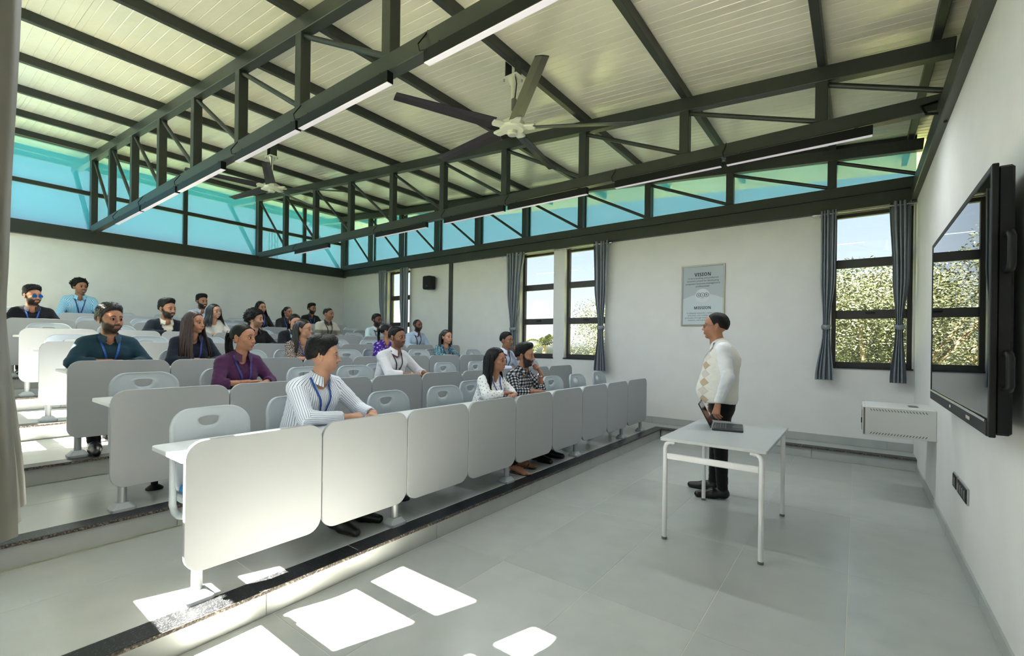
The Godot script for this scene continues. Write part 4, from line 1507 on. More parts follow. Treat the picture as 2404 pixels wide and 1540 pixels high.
func head_field(female: bool, h: float) -> Array:
	var fm := 1.0 if female else 0.0
	var E := []
	E.append(ell(Vector3(0, 0.032, -0.016), Vector3(0.0765, 0.088, 0.097), 0.0))
	E.append(ell(Vector3(0, -0.012, 0.022), Vector3(0.066 - 0.003 * fm, 0.088, 0.066), 0.03))
	E.append(ell(Vector3(0, -0.055, 0.032), Vector3(0.053 - 0.005 * fm, 0.056, 0.052), 0.025))
	E.append(ell(Vector3(0, -0.098, 0.062), Vector3(0.022 - 0.003 * fm, 0.017, 0.018), 0.022))
	for s in [-1.0, 1.0]:
		E.append(ell(Vector3(s * (0.046 - 0.004 * fm), -0.068, 0.010), Vector3(0.018, 0.03, 0.032), 0.025))       # jaw angle
		E.append(ell(Vector3(s * 0.043, -0.026, 0.056), Vector3(0.022, 0.018, 0.020), 0.02))       # cheekbone
		E.append(ell(Vector3(s * 0.030, -0.052, 0.066), Vector3(0.018, 0.02, 0.016), 0.02))       # cheek
		E.append(ell(Vector3(s * 0.028, 0.023, 0.0765 - 0.002 * fm), Vector3(0.026, 0.0085, 0.012), 0.014))      # brow
		E.append(ell(Vector3(s * 0.031, 0.001, 0.094), Vector3(0.019, 0.0125, 0.013), 0.010, 1))       # socket
	E.append(ell(Vector3(0, 0.045, 0.062), Vector3(0.05, 0.035, 0.026), 0.02))       # forehead
	E.append(ell(Vector3(0, 0.004, 0.086), Vector3(0.0085, 0.022, 0.012), 0.010))       # bridge
	E.append(ell(Vector3(0, -0.018, 0.095), Vector3(0.0095, 0.020, 0.013), 0.009))
	E.append(ell(Vector3(0, -0.033, 0.104), Vector3(0.0125 - 0.001 * fm, 0.0105, 0.0125), 0.008))       # tip
	for s in [-1.0, 1.0]:
		E.append(ell(Vector3(s * 0.0135, -0.036, 0.094), Vector3(0.0085, 0.0085, 0.011), 0.005))       # nostril wing
		E.append(ell(Vector3(s * 0.0065, -0.0435, 0.0995), Vector3(0.004, 0.004, 0.005), 0.002, 1))
		E.append(ell(Vector3(s * 0.031, -0.001, 0.0785), Vector3(0.0185, 0.0125, 0.0125), 0.003))       # eye globe under the lids
		# ear: plate, helix and hollow
		E.append(ell(Vector3(s * 0.0785, -0.004, -0.012), Vector3(0.007, 0.030, 0.018), 0.006))
		E.append(ell(Vector3(s * 0.083, 0.006, -0.016), Vector3(0.0065, 0.024, 0.015), 0.004))
		E.append(ell(Vector3(s * 0.088, -0.002, -0.010), Vector3(0.006, 0.015, 0.008), 0.003, 1))
		E.append(ell(Vector3(s * 0.077, -0.030, -0.006), Vector3(0.006, 0.010, 0.008), 0.005))
	E.append(ell(Vector3(0, -0.060, 0.078), Vector3(0.027, 0.018, 0.014), 0.014))       # muzzle
	for s in [-1.0, 1.0]:
		E.append(ell(Vector3(s * 0.008, -0.0655, 0.0905), Vector3(0.013, 0.0048, 0.0072), 0.004))
	E.append(ell(Vector3(0, -0.0755, 0.0885), Vector3(0.0185, 0.0058, 0.0080), 0.004))
	E.append(ell(Vector3(0, -0.0705, 0.0975), Vector3(0.024, 0.0016, 0.007), 0.0015, 1))       # mouth line
	E.append(ell(Vector3(0, -0.0855, 0.0865), Vector3(0.018, 0.004, 0.006), 0.006, 1))
	# neck
	E.append(ell(Vector3(0, -0.125, -0.018), Vector3(0.057 - 0.008 * fm, 0.10, 0.058 - 0.008 * fm), 0.02))
	var lo := Vector3(-0.098, -0.215, -0.125)
	var hi := Vector3(0.098, 0.132, 0.125)
	var nx := int(ceil((hi.x - lo.x) / h)) + 1
	var ny := int(ceil((hi.y - lo.y) / h)) + 1
	var nz := int(ceil((hi.z - lo.z) / h)) + 1
	var f := PackedFloat32Array()
	f.resize(nx * ny * nz)
	f.fill(0.5)
	for e in E:
		var c: Vector3 = e[0]
		var r: Vector3 = e[1]
		var k: float = e[2]
		var op: int = e[3]
		var ir := Vector3.ONE / r
		var rm := minf(r.x, minf(r.y, r.z))
		var mg := Vector3.ONE * (k + 3.0 * h)
		var p0 := (c - r - mg - lo) / h
		var p1 := (c + r + mg - lo) / h
		var i0 := clampi(int(p0.x), 0, nx - 1)
		var i1 := clampi(int(p1.x) + 1, 0, nx - 1)
		for kk in range(clampi(int(p0.z), 0, nz - 1), clampi(int(p1.z) + 1, 0, nz - 1) + 1):
			for j in range(clampi(int(p0.y), 0, ny - 1), clampi(int(p1.y) + 1, 0, ny - 1) + 1):
				var at := (kk * ny + j) * nx
				var q := (Vector3(lo.x + i0 * h, lo.y + j * h, lo.z + kk * h) - c) * ir
				var dx := h * ir.x
				for i in range(i0, i1 + 1):
					var l0 := q.length()
					var d := l0 * (l0 - 1.0) / maxf((q * ir).length(), 1e-5) if l0 > 0.2 else -rm
					q.x += dx
					var o := f[at + i]
					if op == 0:
						if d < o + k:
							if k > 0.0 and d > o - k:
								var w := (k - absf(d - o)) / k
								f[at + i] = minf(d, o) - w * w * k * 0.25
							else:
								f[at + i] = d
					elif -d > o - k:
						var w2 := maxf(k - absf(-d - o), 0.0) / k
						f[at + i] = maxf(-d, o) + w2 * w2 * k * 0.25
	# cut flat below the neck so that the collar end stays inside the body
	return mesh_field(f, lo, nx, ny, nz, h)

func sm(a: float, b: float, x: float) -> float:
	var t := clampf((x - a) / (b - a), 0, 1)
	return t * t * (3 - 2 * t)

func face_colors(vs: PackedVector3Array, spec: Dictionary) -> PackedColorArray:
	# skin, lips, brows and beard hair by place on the face
	var out := PackedColorArray()
	out.resize(vs.size())
	var skin: Color = spec.skin
	var lip := Color(skin.r * 0.72 + 0.02, skin.g * 0.56, skin.b * 0.60)
	if spec.female: lip = Color(skin.r * 0.85 + 0.06, skin.g * 0.52, skin.b * 0.58)
	var dark := Color(0.007, 0.006, 0.0055)
	var beard: float = spec.get("beard", 0.0)
	var stache: float = spec.get("stache", beard)
	var smile: bool = spec.get("smile", false)
	for i in vs.size():
		var p := vs[i]
		var c := skin
		if p.z > 0.02:
			var ax := absf(p.x)
			# lips
			var lw := 0.0235 if smile else 0.0205
			var up := (0.006 if smile else 0.002) * (ax / lw) * (ax / lw)
			var ly := p.y + 0.0705 - up
			if ax < lw + 0.004 and p.z > 0.070:
				var taper := 1.0 - pow(ax / lw, 2.0) * 0.75
				var m := (1.0 - sm(0.0075 * taper, 0.0105 * taper, absf(ly + 0.0005))) * (1.0 - sm(lw - 0.002, lw + 0.003, ax))
				c = c.lerp(lip, m)
				if smile and absf(ly + 0.0012) < 0.0036 * taper and ax < lw - 0.004:
					c = Color(0.62, 0.58, 0.52)
			# brows
			var by := 0.0245 + 0.004 * sin(clampf((ax - 0.012) / 0.04, 0, 1) * PI) - 0.004 * sm(0.034, 0.052, ax)
			var bw := 0.0052 * (1.0 - 0.5 * sm(0.03, 0.052, ax)) * (0.75 if spec.female else 1.0)
			if ax > 0.010 and ax < 0.054 and p.z > 0.04:
				c = c.lerp(dark, 0.92 * (1.0 - sm(bw * 0.6, bw * 1.25, absf(p.y - by))) * sm(0.010, 0.015, ax) * (1.0 - sm(0.047, 0.054, ax)))
			# lashes and lid line
			if ax > 0.012 and ax < 0.052 and p.z > 0.05:
				var ly2 := 0.0068 - 90.0 * (ax - 0.031) * (ax - 0.031) * 0.1
				c = c.lerp(dark, 0.7 * (1.0 - sm(0.0012, 0.0028, absf(p.y - ly2))) * (1.0 - sm(0.015, 0.019, absf(ax - 0.031))))
		# beard and moustache
		if beard > 0.0 or stache > 0.0:
			var ax2 := absf(p.x)
			var line := -0.050 + 0.55 * maxf(ax2 - 0.030, 0.0) + 0.9 * maxf(0.045 - p.z, 0.0)
			var b := sm(line + 0.006, line - 0.012, p.y) * sm(-0.015, 0.018, p.z) * sm(-0.150, -0.120, p.y)
			# bare skin round the lips
			var mouth := sm(0.026, 0.018, ax2) * sm(0.013, 0.009, absf(p.y + 0.0715)) * sm(0.06, 0.07, p.z)
			b *= beard * (1.0 - mouth)
			var st := stache * sm(0.033, 0.027, ax2) * sm(0.009, 0.0055, absf(p.y + 0.0535)) * sm(0.06, 0.075, p.z)
			# sideburn
			var sb := beard * sm(0.060, 0.066, ax2) * sm(0.03, 0.0, p.y) * sm(-0.002, 0.004, p.z) * sm(0.028, 0.016, p.z)
			c = c.lerp(dark, clampf(maxf(maxf(b, st), sb) * 1.08, 0, 0.97))
		out[i] = c
	return out

func eye_pool(spec: Dictionary, into: Array, t: Transform3D, look: Vector2) -> void:
	# two eyeballs with iris and pupil
	for s in [-1.0, 1.0]:
		var g := pool()
		var n := 10
		var m := 14
		var aim := Vector3(look.x, look.y, 1).normalized()
		for j in n + 1:
			for i in m:
				var a := PI * 0.75 * j / n
				var b := TAU * i / m
				var u := aim.cross(Vector3.UP).normalized()
				var v := u.cross(aim)
				var d := aim * cos(a) + (u * cos(b) + v * sin(b)) * sin(a)
				g[0].append(Vector3(s * 0.031, -0.0005, 0.0785) + d * Vector3(0.0130, 0.0128, 0.0134))
				g[1].append(d)
				g[3].append(Color(0.005, 0.005, 0.005) if a < 0.20 else (Color(0.03, 0.015, 0.008) if a < 0.44 else Color(0.62, 0.58, 0.55)))
		for j in n:
			for i in m:
				var i2 := (i + 1) % m
				var q := [j * m + i, j * m + i2, (j + 1) * m + i2, (j + 1) * m + i]
				g[2].append_array(PackedInt32Array([q[0], q[1], q[2], q[0], q[2], q[3]]))
		pour(into, g, t, Color.WHITE, g[3])

# ---------------------------------------------------------------- hair
func skull_r(d: Vector3) -> float:
	return 1.0 / (d / Vector3(0.0765, 0.088, 0.097)).length()

const SKULL := Vector3(0, 0.032, -0.016)

func hair_cap(style: Dictionary, seed_: int) -> ArrayMesh:
	# scalp surface lifted by the style's thickness; below the hairline it dives under the skin
	var n := FastNoiseLite.new()
	n.seed = seed_
	n.frequency = 1.0
	n.fractal_octaves = 3
	var na := 88
	var ne := 46
	var st := new_st()
	st.set_smooth_group(0)
	var grid := []
	var front: float = style.get("front", 0.62)     # hairline elevation over the brow (radians)
	var side: float = style.get("side", -0.15)
	var nape: float = style.get("nape", -0.75)
	var top: float = style.get("top", 0.02)
	var sides: float = style.get("sides", 0.008)
	var back: float = style.get("back", 0.012)
	var rough: float = style.get("rough", 0.004)
	var quiff: float = style.get("quiff", 0.0)
	var sweep: float = style.get("sweep", 0.0)
	var curl: float = style.get("curl", 0.0)
	var part_x: float = style.get("part", 9.0)
	for j in ne + 1:
		var el := lerpf(-1.15, PI / 2, float(j) / ne)
		var row := []
		for i in na:
			var az := TAU * i / na - PI
			var ab := absf(az)
			var d := Vector3(sin(az) * cos(el), sin(el), cos(az) * cos(el))
			# hairline by azimuth: brow, temple, above the ear, behind the ear, nape
			var line: float
			if ab < 0.55: line = front - 0.10 + 0.05 * cos(az * 6.0)
			elif ab < 0.85: line = lerpf(front - 0.10 + 0.05 * cos(0.55 * 6.0), side + 0.28, (ab - 0.55) / 0.30)
			elif ab < 1.2: line = lerpf(side + 0.28, side - 0.30, (ab - 0.85) / 0.35)
			elif ab < 1.62: line = side - 0.30
			elif ab < 1.95: line = lerpf(side - 0.06, nape + 0.10, (ab - 1.62) / 0.33)
			else: line = lerpf(nape + 0.10, nape, (ab - 1.95) / (PI - 1.95))
			line += 0.05 * n.get_noise_2d(az * 9.0, 3.0)
			var on := sm(line - 0.02, line + 0.16, el)
			var up := sm(0.15, 1.0, el)
			var bk := sm(1.2, 2.4, ab)
			var th: float = lerpf(lerpf(sides, back, bk), top, up)
			th += quiff * sm(0.35, 0.75, el) * sm(1.5, 0.75, el) * sm(1.3, 0.3, ab)
			th += sweep * sm(0.2, 0.8, el) * sin(az) * sm(1.9, 0.8, ab)
			if absf(part_x) < 1.0:
				th -= 0.010 * exp(-pow((d.x - part_x * 0.5) / 0.06, 2.0)) * sm(0.5, 1.0, el)
			var fine := n.get_noise_3d(d.x * 22.0 + 3.0 * d.y, d.y * 5.0, d.z * 9.0) * rough + n.get_noise_3d(d.x * 60.0, d.y * 14.0, d.z * 26.0) * rough * 0.5
			if curl > 0.0:
				fine += (1.0 - absf(n.get_noise_3d(d.x * 13.0, d.y * 13.0, d.z * 13.0)) * 2.2) * curl
			var r := skull_r(d) + (th + fine) * on - 0.012 * (1.0 - on)
			row.append(SKULL + d * r)
		grid.append(row)
	for j in ne:
		for i in na:
			var i2 := (i + 1) % na
			for p in [grid[j][i], grid[j + 1][i2], grid[j][i2], grid[j][i], grid[j + 1][i], grid[j + 1][i2]]:
				st.add_vertex(p)
	return finish_smooth(st)

func finish_smooth(st: SurfaceTool) -> ArrayMesh:
	st.index()
	st.generate_normals()
	return st.commit()

func locks(st: SurfaceTool, starts: Array, seed_: int) -> void:
	# starts: [scalp point, list of further points, radius]; each lock is a flattened tapering strand
	var r := RandomNumberGenerator.new()
	r.seed = seed_
	for s in starts:
		var pts := PackedVector3Array()
		var rr := PackedFloat32Array()
		var n: int = s[0].size()
		var c := Curve3D.new()
		for i in n:
			var a: Vector3 = s[0][maxi(i - 1, 0)]
			var b: Vector3 = s[0][mini(i + 1, n - 1)]
			c.add_point(s[0][i], (a - b) / 6.0, (b - a) / 6.0)
		var m := 9
		for i in m + 1:
			var u := float(i) / m
			pts.append(c.sample_baked(c.get_baked_length() * u, true))
			rr.append(s[1] * (0.55 + 0.9 * sm(0, 0.25, u)) * (1.0 - 0.75 * sm(0.6, 1.0, u)))
		tube(st, pts, rr, 6, true, 0.55)

func long_hair(st: SurfaceTool, seed_: int, length: float, spread: float, wave: float, forward: float, back_only: bool, az0 := 0.75) -> void:
	# curtain of locks from the crown over the sides and back; in the head frame
	var r := RandomNumberGenerator.new()
	r.seed = seed_
	var out := []
	var n := 150
	for i in n:
		var az := lerpf(az0, TAU - az0, float(i) / (n - 1)) + r.randf_range(-0.05, 0.05)
		if back_only: az = lerpf(1.7, TAU - 1.7, float(i) / (n - 1))
		var el0 := r.randf_range(0.55, 1.1)
		var d0 := Vector3(sin(az) * cos(el0), sin(el0), cos(az) * cos(el0))
		var d1 := Vector3(sin(az) * cos(0.1), sin(0.1), cos(az) * cos(0.1))
		var p0 := SKULL + d0 * (skull_r(d0) + 0.006)
		var p1 := SKULL + d1 * (skull_r(d1) + r.randf_range(0.012, 0.024))
		var outw := Vector3(sin(az), 0, cos(az))
		var fr := sm(1.6, 0.8, minf(az, TAU - az))
		var l := length * r.randf_range(0.82, 1.05)
		var p2 := Vector3(p1.x, -0.07, p1.z) * Vector3(1.0 + spread * 0.25, 1, 1.0) + outw * 0.008
		var p3 := Vector3(p2.x * (1.0 + spread), -0.07 - l * 0.5, p2.z * 0.85 + forward * fr) + outw * r.randf_range(0, 0.015) + Vector3(r.randf_range(-1, 1), 0, r.randf_range(-1, 1)) * wave
		var p4 := p3 + Vector3(p3.x * 0.12, -l * 0.5, forward * 0.5 * fr) + Vector3(r.randf_range(-1, 1), 0, r.randf_range(-1, 1)) * wave * 1.3
		out.append([[p0, p1, p2, p3, p4], r.randf_range(0.0055, 0.0105)])
	locks(st, out, seed_)

func ponytail(st: SurfaceTool, seed_: int, length: float) -> void:
	var r := RandomNumberGenerator.new()
	r.seed = seed_
	var out := []
	for i in 48:
		var o := Vector3(r.randfn(0, 0.013), r.randfn(0, 0.013), 0)
		var p0 := Vector3(0, 0.035, -0.108) + o * 0.6
		var p1 := Vector3(0, 0.02, -0.140) + o * 1.6
		var p2 := Vector3(0, -0.05, -0.150) + o * 2.0
		var p3 := Vector3(r.randfn(0, 0.01), -0.05 - length * 0.5, -0.135) + o * 2.2
		var p4 := Vector3(r.randfn(0, 0.015), -0.05 - length * r.randf_range(0.8, 1.0), -0.125) + o * 1.4
		out.append([[p0, p1, p2, p3, p4], r.randf_range(0.0045, 0.008)])
	locks(st, out, seed_)

func curls(st: SurfaceTool, seed_: int, count: int, low: float, size: float) -> void:
	# short coiled strands standing off the scalp
	var r := RandomNumberGenerator.new()
	r.seed = seed_
	for i in count:
		var az := r.randf_range(-PI, PI)
		var el := asin(r.randf_range(low, 1.0))
		if absf(az) < 1.0 and el < 0.55: continue
		if absf(az) < 1.6 and el < 0.05: continue
		var d := Vector3(sin(az) * cos(el), sin(el), cos(az) * cos(el))
		var u := d.cross(Vector3(0.3, 1, 0.2)).normalized()
		var v := d.cross(u)
		var c := SKULL + d * (skull_r(d) + r.randf_range(0.012, 0.034))
		var pts := PackedVector3Array()
		var rr := PackedFloat32Array()
		var ph := r.randf() * TAU
		for k in 10:
			var a := ph + k * 0.75
			pts.append(c + (u * cos(a) + v * sin(a)) * size * 0.55 + d * (k - 4) * size * 0.22)
			rr.append(size * 0.34 * (1.0 - 0.5 * absf(k - 4.5) / 4.5))
		tube(st, pts, rr, 5, true)

# ---------------------------------------------------------------- hands
func hand_bones(pose: Array) -> Array:
	# wrist at the origin, fingers along +z, back of the hand +y, thumb side +x. pose: curls of each finger [base, middle, tip], thumb [in, bend]
	var B := []
	B.append([Vector3(0, 0, -0.045), Vector3(0, 0, 0.012), 0.0235, 0.0225, 0.012, 0])
	var xs := [0.029, 0.010, -0.009, -0.027]
	for i in 4:
		B.append([Vector3(xs[i] * 0.55, 0, 0.012), Vector3(xs[i], 0.001, 0.088 - 0.004 * absf(i - 1)), 0.0135, 0.0105, 0.010, 0])
	var lens := [0.072, 0.080, 0.074, 0.058]
	for i in 4:
		var p := Vector3(xs[i], 0.001, 0.088 - 0.004 * absf(i - 1))
		var a := 0.0
		var fan: float = [0.06, 0.01, -0.04, -0.10][i]
		for k in 3:
			a += deg_to_rad(pose[i][k])
			var l: float = lens[i] * [0.46, 0.30, 0.24][k]
			var q := p + Vector3(sin(fan) * cos(a), -sin(a), cos(fan) * cos(a)) * l
			var r0: float = [0.0092, 0.0084, 0.0076][k] * (0.88 if i == 3 else 1.0)
			var r1: float = [0.0084, 0.0076, 0.0064][k] * (0.88 if i == 3 else 1.0)
			B.append([p, q, r0, r1, 0.0028, 0])
			p = q
	var th: Array = pose[4]
	var t0 := Vector3(0.016, -0.006, 0.018)
	var t1 := t0 + Vector3(cos(th[0]) * 0.034, -0.012, sin(th[0]) * 0.034)
	var t2 := t1 + Vector3(cos(th[0] + th[1]) * 0.032, -0.006, sin(th[0] + th[1]) * 0.032)
	var t3 := t2 + Vector3(cos(th[0] + 1.5 * th[1]) * 0.025, -0.003, sin(th[0] + 1.5 * th[1]) * 0.025)
	B.append([t0, t1, 0.0145, 0.0118, 0.010, 0])
	B.append([t1, t2, 0.0112, 0.0098, 0.004, 0])
	B.append([t2, t3, 0.0096, 0.0078, 0.003, 0])
	return B

var HAND := {}
var HEAD := {}

# ---------------------------------------------------------------- bodies
func bone_dist(p: Vector3, bones: Array) -> float:
	var o := 1.0
	for b in bones:
		if b[5] != 0: continue
		var a: Vector3 = b[0]
		var ba: Vector3 = b[1] - a
		var pa := p - a
		var t := clampf(pa.dot(ba) / maxf(ba.length_squared(), 1e-9), 0, 1)
		var d: float = (pa - ba * t).length() - b[2] - (b[3] - b[2]) * t
		var k := maxf(b[4], 1e-5)
		var q := maxf(k - absf(d - o), 0.0) / k
		o = minf(d, o) - q * q * k * 0.25
	return o

func front_point(x: float, y: float, bones: Array, lift: float) -> Vector3:
	# where a line coming from the front meets the body
	var p := Vector3(x, y, 0.6)
	for i in 40:
		var d := bone_dist(p, bones)
		if d < lift: break
		p.z -= maxf((d - lift) * 0.8, 0.0008)
	return p

func grown(bones: Array, by: float) -> Array:
	var out := []
	for b in bones:
		out.append([b[0], b[1], b[2] + by, b[3] + by, b[4], b[5]])
	return out

func crumple(g: Array, amount: float, seed_: int) -> void:
	# cloth folds: push vertices along their normals, then rebuild the normals
	var n := FastNoiseLite.new()
	n.seed = seed_
	n.frequency = 1.0
	n.fractal_octaves = 2
	n.noise_type = FastNoiseLite.TYPE_SIMPLEX_SMOOTH
	var vs: PackedVector3Array = g[0]
	var ns: PackedVector3Array = g[1]
	for i in vs.size():
		var p := vs[i]
		var w := n.get_noise_3d(p.x * 7.0 + p.y * 5.0, p.y * 13.0 - p.x * 4.0, p.z * 7.0)
		vs[i] = p + ns[i] * amount * (1.0 - 2.2 * absf(w))
	var acc := PackedVector3Array()
	acc.resize(vs.size())
	var idx: PackedInt32Array = g[2]
	for i in range(0, idx.size(), 3):
		var a := idx[i]
		var b := idx[i + 1]
		var c := idx[i + 2]
		var nn := (vs[c] - vs[a]).cross(vs[b] - vs[a])
		acc[a] += nn
		acc[b] += nn
		acc[c] += nn
	for i in acc.size():
		acc[i] = acc[i].normalized()
	g[0] = vs
	g[1] = acc

func cloth_uv(g: Array, axis: Array, arms: Array) -> Array:
	# unwraps: torso round its axis, sleeves round their bones; returns a mesh pool without shared vertices, and its uv in metres
	var vs: PackedVector3Array = g[0]
	var ns: PackedVector3Array = g[1]
	var idx: PackedInt32Array = g[2]
	var grp := PackedInt32Array()
	grp.resize(vs.size())
	for i in vs.size():
		var best := 0
		var p := vs[i]
		var bd := 0.0095
		for k in arms.size():
			var a: Vector3 = arms[k][0]
			var ba: Vector3 = arms[k][1] - a
			var t := (p - a).dot(ba) / ba.length_squared()
			if t < 0.12 and k % 2 == 0: continue
			if t < -0.1 or t > 1.15: continue
			var d: float = (p - a - ba * clampf(t, 0, 1)).length() - lerpf(arms[k][2], arms[k][3], clampf(t, 0, 1))
			if d < bd:
				bd = d
				best = k + 1
		grp[i] = best
	var out := pool()
	var uv := PackedVector2Array()
	for i in range(0, idx.size(), 3):
		var gi := grp[idx[i]]
		var ref := 0.0
		for q in 3:
			var p := vs[idx[i + q]]
			var an: float
			var v: float
			var rad: float
			if gi == 0:
				var t := clampf((p.y - axis[0].y) / (axis[1].y - axis[0].y), -0.2, 1.2)
				var c: Vector3 = axis[0].lerp(axis[1], t)
				an = atan2(p.x - c.x, p.z - c.z)
				v = -p.y
				rad = 0.145
			else:
				var b: Array = arms[gi - 1]
				var d: Vector3 = (b[1] - b[0]).normalized()
				var u: Vector3 = d.cross(Vector3(0.13, 0.2, 0.97)).normalized()
				var w := d.cross(u)
				var r: Vector3 = p - b[0]
				an = atan2(r.dot(w), r.dot(u))
				v = r.dot(d)
				rad = 0.055
			if q == 0: ref = an
			else: an = ref + wrapf(an - ref, -PI, PI)
			uv.append(Vector2(an * rad, v))
			out[0].append(p)
			out[1].append(ns[idx[i + q]])
			out[3].append(Color.WHITE)
			out[2].append(out[2].size())
	return [out, uv]

func frame_to(z: Vector3, y: Vector3, at: Vector3, scale := 1.0, mirror := false) -> Transform3D:
	var zz := z.normalized()
	var x := y.cross(zz).normalized()
	var yy := zz.cross(x)
	if mirror: x = -x
	return Transform3D(Basis(x * scale, yy * scale, zz * scale), at)

func collar(neck: Vector3, r: float, color_mat: Material, parent: Node, open: float, lean: float) -> void:
	var st := new_st()
	st.set_smooth_group(0)
	var n := 36
	var rows := [[], [], [], []]
	for i in n + 1:
		var a := lerpf(PI - 2.72 + open, PI + 2.72 - open, float(i) / n)      # 0 = front
		var fr := 0.5 + 0.5 * cos(a)           # 1 at the front
		var tip := pow(fr, 3.0)
		var dir := Vector3(sin(a), 0, cos(a))
		for q in [[0, r + 0.006, -0.036 - 0.03 * fr * fr], [1, r + 0.001, 0.038 - 0.052 * fr * fr], [2, r + 0.007, 0.037 - 0.054 * fr * fr], [3, r + 0.026 + 0.016 * tip, -0.010 - 0.024 * fr - 0.050 * tip]]:
			var p: Vector3 = neck + dir * float(q[1]) + Vector3.UP * float(q[2])
			p.z += (p.y - neck.y) * lean + 0.012 * fr
			rows[q[0]].append([p, Vector2((a - PI) * r, -float(q[2]))])
	for k in 3:
		for i in n:
			for p in [rows[k][i], rows[k][i + 1], rows[k + 1][i + 1], rows[k][i], rows[k + 1][i + 1], rows[k + 1][i]]:
				st.set_uv(p[1])
				st.add_vertex(p[0])
	part(parent, "collar", finish_smooth(st), color_mat)

func lanyard(parent: Node, neck: Vector3, bones: Array, m: Material, drop: float, shift: float, wide := 0.016) -> void:
	var st := new_st()
	st.set_smooth_group(0)
	var v := Vector3(shift, neck.y - drop, 0)
	for s in [-1.0, 1.0]:
		var pts := []
		for i in 15:
			var u := i / 14.0
			var x := lerpf(s * 0.078, v.x + s * 0.006, pow(u, 1.05))
			var y := lerpf(neck.y + 0.012, v.y, u)
			var p := front_point(x, y, bones, 0.009)
			p.z = maxf(p.z, neck.z - 0.01)
			pts.append(p)
		# over the shoulder to the nape
		var head := [neck + Vector3(s * 0.035, 0.045, -0.075), neck + Vector3(s * 0.068, 0.036, -0.03)]
		pts = head + pts
		for i in pts.size() - 1:
			var d: Vector3 = (pts[i + 1] - pts[i]).normalized()
			var side := Vector3(1, 0, 0) if i > 2 else Vector3(0.6, 0, 0.6 * -s)
			side = (side - d * side.dot(d)).normalized() * wide * 0.5
			var d2: Vector3 = (pts[mini(i + 2, pts.size() - 1)] - pts[i]).normalized()
			var side2 := Vector3(1, 0, 0) if i > 1 else Vector3(0.6, 0, 0.6 * -s)
			side2 = (side2 - d2 * side2.dot(d2)).normalized() * wide * 0.5
			var a: Vector3 = pts[i] - side
			var b: Vector3 = pts[i] + side
			var c: Vector3 = pts[i + 1] + side2
			var e: Vector3 = pts[i + 1] - side2
			for p in [a, b, c, a, c, e]:
				st.add_vertex(p)
	part(parent, "lanyard", finish_smooth(st), m)

func glasses(parent: Node, t: Transform3D, frame: Material, lens: Material, r: float, on_head := false) -> void:
	var holder := Node3D.new()
	holder.name = "glasses"
	parent.add_child(holder, true)
	holder.transform = t
	if on_head:
		holder.transform = t * Transform3D(Basis(Vector3.RIGHT, -0.75), Vector3(0, 0.085, -0.035))
	var st := new_st()
	for s in [-1.0, 1.0]:
		var ring := []
		for i in 17:
			var a := TAU * i / 16
			ring.append(Vector3(s * 0.0325 + cos(a) * r * 1.08, -0.003 + sin(a) * r * 0.92, 0.1005 - 0.004 * absf(cos(a))))
		tube2(st, ring, 0.0014, 5)
		tube2(st, [Vector3(s * (0.0325 + r * 1.05), 0.003, 0.098), Vector3(s * 0.073, 0.006, 0.07), Vector3(s * 0.082, 0.006, 0.0), Vector3(s * 0.081, -0.01, -0.018)], 0.0016, 5)
	tube2(st, [Vector3(-0.0095, 0.003, 0.102), Vector3(0, 0.006, 0.1045), Vector3(0.0095, 0.003, 0.102)], 0.0014, 5)
	part(holder, "glasses_frame", st.commit(), frame)
	for s in [-1.0, 1.0]:
		st = new_st()
		st.set_normal(Vector3.BACK)
		for i in 16:
			var a := TAU * i / 16
			var b := TAU * (i + 1) / 16
			var c := Vector3(s * 0.0325, -0.003, 0.0995)
			for p in [c, c + Vector3(cos(b) * r * 1.05, sin(b) * r * 0.9, 0), c + Vector3(cos(a) * r * 1.05, sin(a) * r * 0.9, 0)]:
				st.add_vertex(p)
		part(holder, "lens", st.commit(), lens)

func shoe_arrays(sandal: bool) -> Array:
	var B: Array
	if sandal: B = [[Vector3(0, 0.045, -0.045), Vector3(0, 0.04, 0.05), 0.034, 0.034, 0.02, 0], [Vector3(0, 0.03, 0.05), Vector3(0.006, 0.018, 0.14), 0.036, 0.017, 0.02, 0], [Vector3(0, 0.06, -0.03), Vector3(0, 0.12, -0.03), 0.032, 0.033, 0.03, 0], [Vector3(-0.02, 0.02, 0.09), Vector3(-0.026, 0.014, 0.125), 0.014, 0.010, 0.012, 0], [Vector3(0.022, 0.018, 0.10), Vector3(0.026, 0.014, 0.155), 0.013, 0.011, 0.010, 0]]
	else: B = [[Vector3(0, 0.046, -0.05), Vector3(0, 0.05, 0.05), 0.043, 0.041, 0.02, 0], [Vector3(0, 0.034, 0.06), Vector3(0.004, 0.028, 0.185), 0.046, 0.030, 0.03, 0], [Vector3(0, 0.06, -0.035), Vector3(0, 0.10, -0.03), 0.042, 0.043, 0.03, 0]]
	var g := nets(B, 0.009)
	var vs: PackedVector3Array = g[0]
	for i in vs.size():
		if vs[i].y < 0.004: vs[i].y = 0.004
	g[0] = vs
	return g

var SHOE := {}

